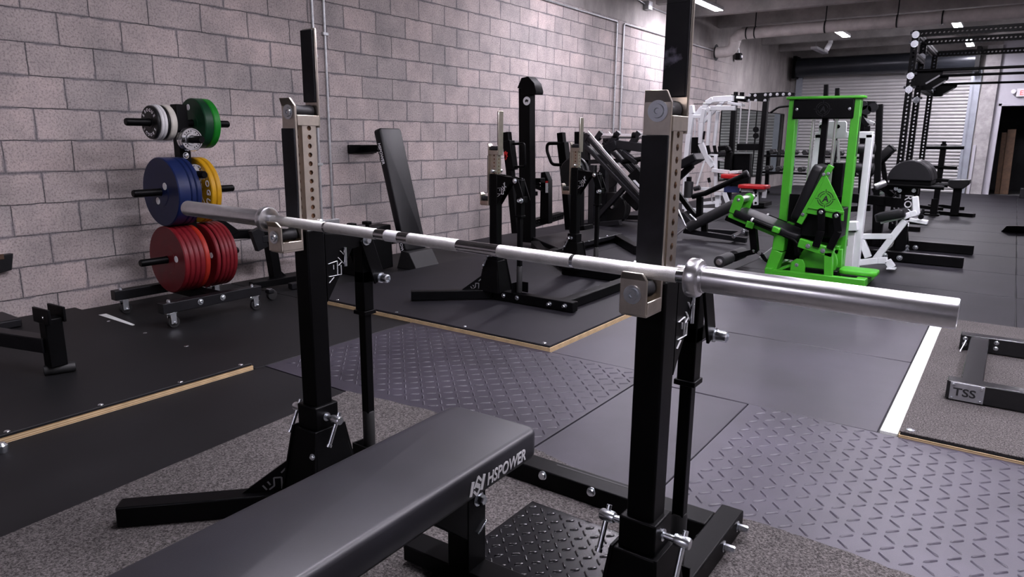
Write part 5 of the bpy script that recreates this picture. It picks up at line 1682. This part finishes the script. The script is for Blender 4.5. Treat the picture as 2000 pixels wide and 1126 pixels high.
# ================================================================== white calf machine behind the green one
t = thing('white_lever_machine', 'white framed lever machine with a black pad right behind the green machine', 'gym machine', (4.1, 7.45, 0))
B().bar((4.086, 7.350, -0.022), (4.082, 7.350, 1.272), .06, .10, up=(0, 1, 0)).build('front_post', WHITE, t, 0.005)
B().bar((3.614, 7.350, 0.587), (3.638, 7.350, 1.270), .06, .10, up=(0, 1, 0)).build('rear_post', WHITE, t, 0.005)
B().bar((3.607, 7.350, 1.260), (4.108, 7.350, 1.268), .10, .06).build('top_bar', WHITE, t, 0.005)
m = B().prism([(3.635, 7.300, 1.269), (3.630, 7.300, 1.375), (3.642, 7.300, 1.394), (3.863, 7.300, 1.393), (3.878, 7.300, 1.374), (3.884, 7.300, 1.233), (3.639, 7.300, 1.226)], (0, .02, 0))
tp = m.build('pulley_plate', WHITE, t, 0.004)
for q in ((3.656, 7.298, 1.341), (3.806, 7.298, 1.341)):
    B().lathe([(.018, 0), (.018, .005)], q, (0, -1, 0), 16).build('axle_bolt', BLACK, tp)
cb_ = B().bx(3.92, 4.06, 7.28, 7.55, .01, .36).build('weight_cabinet', PLASTIC_W, t, 0.006)
B().prism([(3.949, 7.278, 0.279), (4.003, 7.278, 0.288), (4.005, 7.278, 0.224), (3.951, 7.278, 0.219)], (0, -.002, 0)).build('warning_label', INK_K, cb_)
B().prism([(3.960, 7.274, 0.270), (3.991, 7.274, 0.275), (3.991, 7.274, 0.253), (3.960, 7.274, 0.250)], (0, -.002, 0)).build('label_text', INK_R, cb_)
B().bar((3.941, 7.300, 0.409), (4.079, 7.300, 0.425), .16, .085).build('cross_band', WHITE, t, 0.006)
B().bx(3.93, 4.06, 7.30, 7.5, .365, .375).build('stack_gap', BLACK, t)
B().bar((4.088, 7.400, 0.312), (4.366, 7.400, 0.337), .06, .05).build('seat_rail', WHITE, t, 0.005)
B().bar((4.244, 7.400, 0.104), (4.451, 7.400, 0.493), .06, .055, up=(0, 1, 0)).build('diagonal', WHITE, t, 0.005)
B().bar((4.099, 7.400, 0.289), (4.180, 7.400, 0.117), .06, .055, up=(0, 1, 0)).build('brace', WHITE, t, 0.005)
B().chain([(4.079, 7.400, 0.051), (4.267, 7.400, 0.096), (4.345, 7.400, 0.105), (4.395, 7.400, 0.042)], .06, .06).build('base_rail', WHITE, t, 0.005)
B().bar((4.348, 7.400, 0.031), (4.426, 7.400, 0.035), .09, .015).build('foot_plate', WHITE, t, 0.003)
B().bar((3.191, 7.350, -0.003), (3.344, 7.350, 0.141), .06, .06).build('base_rail', WHITE, t, 0.005)
B().bar((3.129, 7.300, -0.025), (3.243, 7.300, -0.023), .09, .02).build('foot_plate', WHITE, t, 0.003)
B().chain([(4.431, 7.400, 0.521), (4.486, 7.400, 0.553), (4.537, 7.400, 0.571)], .06, .05).build('seat_arm', WHITE, t, 0.005)
B().bar((4.536, 7.400, 0.547), (4.508, 7.400, 0.719), .06, .045, up=(0, 1, 0), w1=.05, h1=.03).build('seat_upright', WHITE, t, 0.006)
B().bar((4.487, 7.400, 0.506), (4.633, 7.400, 0.488), .10, .035).build('adjust_bracket', WHITE, t, 0.005)
B().tube((4.573, 7.350, 0.554), (4.591, 7.350, 0.611), .012, n=12).build('adjust_pin', BLACK2, t)
B().lathe([(.02, 0), (.024, .01), (.02, .02)], (4.580, 7.330, 0.542), (0, -1, 0), 16).build('knob', BLACK, t)
s0, s1 = V((4.207, 7.300, 0.498)), V((4.449, 7.300, 0.568))
ax = (s1 - s0).normalized()
rot = Matrix((ax, V(0, 1, 0), ax.cross(V(0, 1, 0)))).transposed()
B().rbox((s0 + s1) / 2 + V(0, .14, 0), (s1 - s0).length, .30, .075, .04, rot, seg=5).build('seat_pad', VINYL, t, smooth=50)
B().bar((4.250, 7.400, 0.454), (4.431, 7.400, 0.516), .03, .02).build('pad_rail', WHITE, t, 0.003)
for q in ((3.886, 7.600, 1.136), (3.895, 7.600, 0.954)):
    B().lathe([(.03, 0), (.045, .005), (.047, .012), (.047, .115), (.044, .12), (.044, .125), (.047, .13), (.047, .21), (.03, .216)], q, (1, .0, 0), 24).build('foam_roller', FOAM, t)
B().bar((3.938, 7.620, 0.865), (3.905, 7.620, 1.186), .04, .04, up=(0, 1, 0)).build('roller_post', BLACK, t, 0.003)
B().tube((3.758, 7.500, 1.213), (3.733, 7.500, 0.711), .014, n=12).build('guide_rod', SLEEVE, t)
B().tube((3.781, 7.500, 1.214), (3.845, 7.500, 0.716), .014, n=12).build('guide_rod', SLEEVE, t)
B().bx(3.66, 3.86, 7.45, 7.6, .3, 1.0).build('weight_stack', BLACK, t, 0.004)

# ================================================================== black pulley tower further behind
t = thing('pulley_tower', 'black steel tower with pulleys at the top, behind the white and green machines', 'gym machine', (3.4, 9.6, 0))
for px in (0, 1):
    o_ = V(.17 * px, 0, 0)
    B().bar(V((3.760, 9.600, -0.011)) + o_, V((3.631, 9.600, 1.643)) + o_, .07, .07, up=(0, 1, 0)).build('upright', BLACK, t, 0.004)
B().bar((3.585, 9.600, 1.650), (3.755, 9.600, 1.641), .12, .07).build('top_beam', BLACK, t, 0.004)
for q in ((3.638, 9.500, 1.627), (3.683, 9.500, 1.573), (3.752, 9.500, 1.601)):
    B().lathe([(.02, 0), (.055, 0), (.055, .04), (.02, .04)], q, (0, -1, 0), 22).build('pulley', BLACK2, t)
B().bar((3.654, 9.500, 1.471), (3.783, 9.500, 1.411), .05, .04).build('light_arm', SLEEVE, t, 0.004)
B().chain([(3.629, 9.500, 1.495), (3.708, 9.500, 1.387), (3.725, 9.500, 1.121)], .06, .05).build('arm', BLACK, t, 0.004)
for q0, q1 in (((3.177, 9.600, 1.891), (3.230, 9.600, 0.857)), ((3.311, 9.600, 1.844), (3.363, 9.600, 0.862))):
    B().bar(q0, q1, .05, .05, up=(0, 1, 0)).build('mast', BLACK, t, 0.004)
B().bar((3.244, 9.600, 0.339), (3.832, 9.600, 0.403), .08, .07).build('base_rail', BLACK, t, 0.004)
B().bar((3.288, 9.600, 0.144), (3.267, 9.600, 0.858), .05, .05, up=(0, 1, 0)).build('lower_post', BLACK, t, 0.004)

# incline bench behind
t = thing('incline_bench', 'black incline bench with a raised pad in front of the roller door', 'bench', (3.5, 11.2, 0))
s0, s1 = V((3.522, 11.200, 0.834)), V((3.801, 11.200, 1.133))
ax = (s1 - s0).normalized()
rot = Matrix((ax, V(0, 1, 0), ax.cross(V(0, 1, 0)))).transposed()
B().rbox((s0 + s1) / 2, (s1 - s0).length, .28, .11, .04, rot).build('back_pad', VINYL, t, smooth=50)
B().bar((3.494, 11.200, 0.659), (3.767, 11.200, 1.041), .06, .06, up=(0, 1, 0)).build('pad_rail', BLACK, t, 0.004)
B().bar((3.544, 11.200, 0.442), (3.529, 11.200, 0.704), .07, .07, up=(0, 1, 0)).build('leg', BLACK, t, 0.004)
B().bar((3.807, 11.200, 0.442), (3.691, 11.200, 0.911), .06, .06, up=(0, 1, 0)).build('leg', BLACK, t, 0.004)
B().bar((3.494, 11.200, 0.410), (3.862, 11.200, 0.416), .4, .06).build('base', BLACK, t, 0.004)

# ================================================================== glute ham bench with the half round pad
t = thing('glute_ham_bench', 'black bench with a big half round pad and long floor rails', 'gym machine', (4.3, 8.6, 0))
B().bx(3.45, 4.93, 8.03, 8.11, .005, .105).build('floor_rail', BLACK, t, 0.006)
B().bx(3.45, 4.97, 9.06, 9.14, .005, .105).build('floor_rail', BLACK, t, 0.006)
B().bx(4.16, 4.24, 8.11, 9.06, .01, .09).build('cross_rail', BLACK, t, 0.005)
for q in ((4.242, 8.030, 0.061), (4.379, 8.030, 0.049)):
    bolt(t, q, (0, -1, 0), .022, .012, 'dome')
bolt(t, (4.417, 9.060, 0.034), (0, -1, 0), .022, .012, 'dome')
po = B().bx(4.27, 4.37, 8.50, 8.60, .06, .80).build('main_post', BLACK, t, 0.005)
m = B().text('ROGUE', .10, (4.31, 8.499, .66), (0, 0, -1), (1, 0, 0), .0006, offset=.001, sx=1.0)
m.build('lettering', INK_W, po)
B().prism([(4.24, 8.6, .09), (4.40, 8.6, .09), (4.37, 8.6, .25), (4.27, 8.6, .25)], (0, .012, 0)).build('post_plate', BLACK, t, 0.002)
for q in ((4.377, 8.500, 0.048), (4.393, 8.500, 0.072), (4.389, 8.500, 0.110)):
    bolt(t, q, (.3, -1, 0), .014, .012)
B().bx(4.04, 4.12, 8.56, 8.64, .09, .62).build('second_post', BLACK, t, 0.005)
B().bar((3.55, 8.6, .60), (4.32, 8.6, .56), .09, .10).build('arm', BLACK, t, 0.005)
B().lathe([(.03, 0), (.055, .006), (.055, .20), (.03, .206)], (3.66, 8.42, .62), (.2, .9, 0), 22).build('foam_roller', FOAM, t)
for (ya, yb) in ((8.30, 8.60), (8.62, 8.92)):
    m = B()
    R_ = .205
    pts = [(4.345 - R_ * math.cos(math.pi * k / 20), ya, .815 + R_ * 1.02 * math.sin(math.pi * k / 20)) for k in range(21)]
    m.prism(pts, (0, yb - ya, 0))
    m.build('half_round_pad', VINYL, t, 0.012, smooth=40, seg=3)
B().bx(4.16, 4.54, 8.34, 8.90, .775, .812).build('pad_plate', BLACK, t, 0.004)
for yy in (8.36, 8.86):
    B().tube((4.10, yy, .765), (4.66, yy, .755), .024, n=16).build('handle', BLACK, t)
B().bx(4.22, 4.42, 8.48, 8.62, .66, .78).build('pad_carriage', BLACK, t, 0.006)
B().bx(4.10, 4.40, 8.52, 8.60, .70, .76).build('carriage_arm', BLACK, t, 0.004)
B().lathe([(.03, 0), (.034, .004), (.034, .10), (.028, .11)], (4.135, 8.300, 0.788), (-.75, -.3, -.45), 18).build('adjust_knob', SLEEVE, t)
B().lathe([(.020, 0), (.020, .003)], V((4.135, 8.300, 0.788)) + V(-.085, -.034, -.052), (-.75, -.3, -.45), 16).build('knob_cap', INK_R, t)
for q in ((4.225, 8.400, 0.723), (4.261, 8.400, 0.704), (4.392, 8.400, 0.710), (4.095, 8.400, 0.668)):
    bolt(t, q, (0, -1, 0), .014, .01)
B().chain([(3.961, 8.700, 0.672), (4.049, 8.700, 0.710), (4.174, 8.700, 0.627)], .05, .05).build('ankle_arm', BLACK, t, 0.004)

# ================================================================== tall power rack
t = thing('power_rack', 'tall black perforated power rack with pull up bars at the upper right', 'power rack', (4.6, 12.3, 0))
RXX = 3.93
for yy in (11.0, 11.97, 13.7):
    B().perftube((RXX, yy, .02), (RXX, yy, 2.64), (1, 0, 0), .08, 51, .016, .006).build('upright', BLACK, t)
    B().perftube((RXX + .04, yy, 2.60), (7.5, yy, 2.60), (0, 0, 1), .08, 70, .016, .006).build('top_beam', BLACK, t)
    pb_ = B().tube((RXX + .02, yy - .0, 2.13), (7.5, yy, 2.13), .018, n=14)
    pb_.build('pull_up_bar', BLACK, t)
    m = B().prism([(RXX + .04, yy + .041, 2.12), (RXX + .36, yy + .041, 2.14), (RXX + .36, yy + .041, 2.08), (RXX + .16, yy + .041, 1.94), (RXX + .04, yy + .041, 1.94)], (0, .008, 0))
    bk = m.build('bar_bracket', BLACK, t, 0.001)
    B().bar((RXX + .18, yy + .040, 1.965), (RXX + .33, yy + .040, 2.065), .02, .001, up=(0, 1, 0)).build('bracket_mark', INK_G, bk)
    B().bx(RXX - .04, RXX + .34, yy + .05, yy + .13, .0, .06).build('foot', BLACK, t, 0.003)
for (yy, zs) in ((11.0, (2.585, 2.47, 2.065, 1.89)), (11.97, (2.40, 1.80)), (13.7, (2.02,))):
    for zz in zs:
        B().lathe([(.045, 0), (.045, .004), (.026, .004), (.025, .018), (.012, .018)], (RXX, yy - .04, zz), (0, -1, 0), 24).build('bolt', ZINC, t)
        for sg in (-1, 1):
            bolt(t, (RXX + sg * .04, yy, zz + .03), (sg, 0, 0), .02, .03)
for z0 in (2.60, 2.33):
    B().perftube((RXX, 11.04, z0), (RXX, 11.93, z0), (0, 0, 1), .075, 17, .015, .006).build('side_beam', BLACK, t)
B().perftube((RXX, 12.01, 2.60), (RXX, 13.66, 2.60), (0, 0, 1), .075, 32, .015, .006).build('side_beam', BLACK, t)
B().perftube((RXX, 12.01, 1.98), (RXX, 13.66, 1.98), (0, 0, 1), .075, 32, .015, .006).build('side_beam', BLACK, t)
for yy in (11.0, 11.97, 13.7):
    B().perftube((7.54, yy, .02), (7.54, yy, 2.64), (1, 0, 0), .08, 51, .016, .006).build('upright', BLACK, t)

# ================================================================== far bench with crossbars and other distant pieces
t = thing('upright_bench', 'black bench with a tall post and crossbars before the right edge of the roller door', 'bench', (4.3, 14.2, 0))
B().bar((4.20, 14.0, .10), (4.20, 14.0, 1.18), .085, .085, up=(0, 1, 0)).build('post', BLACK, t, 0.005)
B().bx(4.17, 4.23, 13.97, 14.03, 1.18, 1.22).build('post_cap', BLACK, t, 0.004)
B().tube((3.94, 13.93, 1.11), (4.50, 13.93, 1.12), .028, n=14).build('crossbar', BLACK, t)
B().tube((4.02, 13.93, .80), (4.44, 13.93, .79), .028, n=14).build('crossbar', BLACK, t)
B().bar((4.12, 13.8, .585), (4.45, 13.8, .58), .08, .05).build('seat_rail', BLACK, t, 0.004)
B().prism([(4.36, 13.6, .60), (4.66, 13.6, .61), (4.66, 13.6, .54), (4.58, 13.6, .46), (4.44, 13.6, .46), (4.36, 13.6, .50)], (0, .36, 0)).build('seat_pad', VINYL, t, 0.015)
B().bar((4.50, 13.8, .02), (4.50, 13.8, .48), .12, .12, up=(0, 1, 0)).build('leg', BLACK, t, 0.006)
B().bar((4.20, 14.0, .03), (4.78, 13.8, .03), .12, .06).build('base', BLACK, t, 0.005)
B().bx(4.16, 4.26, 13.6, 13.72, .0, .28).build('front_leg', BLACK, t, 0.005)
B().bx(4.08, 4.30, 13.58, 13.74, .0, .03).build('front_foot', BLACK, t, 0.004)
t = thing('floor_rail', 'nearer low black floor rail before the upright bench', 'rail', (4.2, 13.0, 0))
B().bar((3.815, 15.112, 0.030), (4.249, 14.730, 0.030), .08, .06).build('beam', BLACK, t, 0.004)
t = thing('floor_rail', 'farther low black floor rail before the upright bench, reaching right', 'rail', (4.3, 13.4, 0))
B().chain([(4.009, 15.283, 0.030), (4.219, 15.468, 0.030), (4.549, 15.114, 0.030)], .08, .06).build('beam', BLACK, t, 0.004)

# frame at the right edge
t = thing('machine_foot', 'dark wedge ended steel machine foot with one bolt on the mats at the right edge', 'machine base', (5.4, 11.9, 0))
m = B().prism([(5.182, 11.807, 0.000), (5.234, 11.418, 0.120), (5.341, 11.507, 0.120), (6.2, 11.85, .12), (6.2, 11.85, 0)], (0, .09, 0))
m.build('beam', BLACK2, t, 0.004)
bolt(t, V((5.361, 11.900, 0.049)) - V(0, .03, 0), (0, -1, .3), .035, .02, 'dome')
B().bx(5.55, 5.75, 12.0, 12.3, 0, .45).build('post', BLACK2, t, 0.006)
tag(B().bx(5.40, 5.75, 19.3, 19.7, 0.001, .22).build('grey_box', BLACK2, None, 0.01), 'small dark box on the floor at the right edge, by the doorway', 'box')

# tube frame with the metal name plate
t = thing('tube_frame', 'low dark steel tube frame with a grey TSS name plate on the right carpet platform', 'machine base', (5.6, 4.25, .026))
b1_ = B().bx(5.085, 7.0, 3.72, 3.80, .030, .12).build('front_beam', GLOSS, t, 0.005)
B().bx(5.085, 7.0, 4.70, 4.78, .030, .12).build('rear_beam', GLOSS, t, 0.005)
B().bx(5.135, 5.225, 3.80, 4.70, .035, .115).build('joining_beam', GLOSS, t, 0.005)
np_ = B().bx(5.10, 5.235, 3.714, 3.7195, .032, .116).build('name_plate', mat('grey_steel_plate', (.30, .30, .32), .4, .6, noise=.1, nscale=30), t, 0.002)
m = B().text('TSS', .052, (5.113, 3.7135, .055), (1, 0, 0), (0, 0, 1), .0005, sx=1.15, offset=.001)
m.build('lettering', INK_K, np_)
for (xx, zz) in ((5.112, .042), (5.223, .042), (5.112, .106), (5.223, .106)):
    B().lathe([(.007, 0), (.006, .004), (.003, .005)], (xx, 3.714, zz), (0, -1, 0), 14).build('rivet', ZINC, np_)
for zz in (.065, .098):
    bolt(t, (5.26, 4.70, zz), (0, -1, 0), .010, .006, 'dome')
    bolt(t, (5.11, 4.70, zz), (0, -1, 0), .010, .006, 'dome')
B().tube((5.115, 4.69, .09), (5.095, 4.64, .03), .004, n=8).build('hitch_pin', ZINC, t)

bpy.context.view_layer.update()
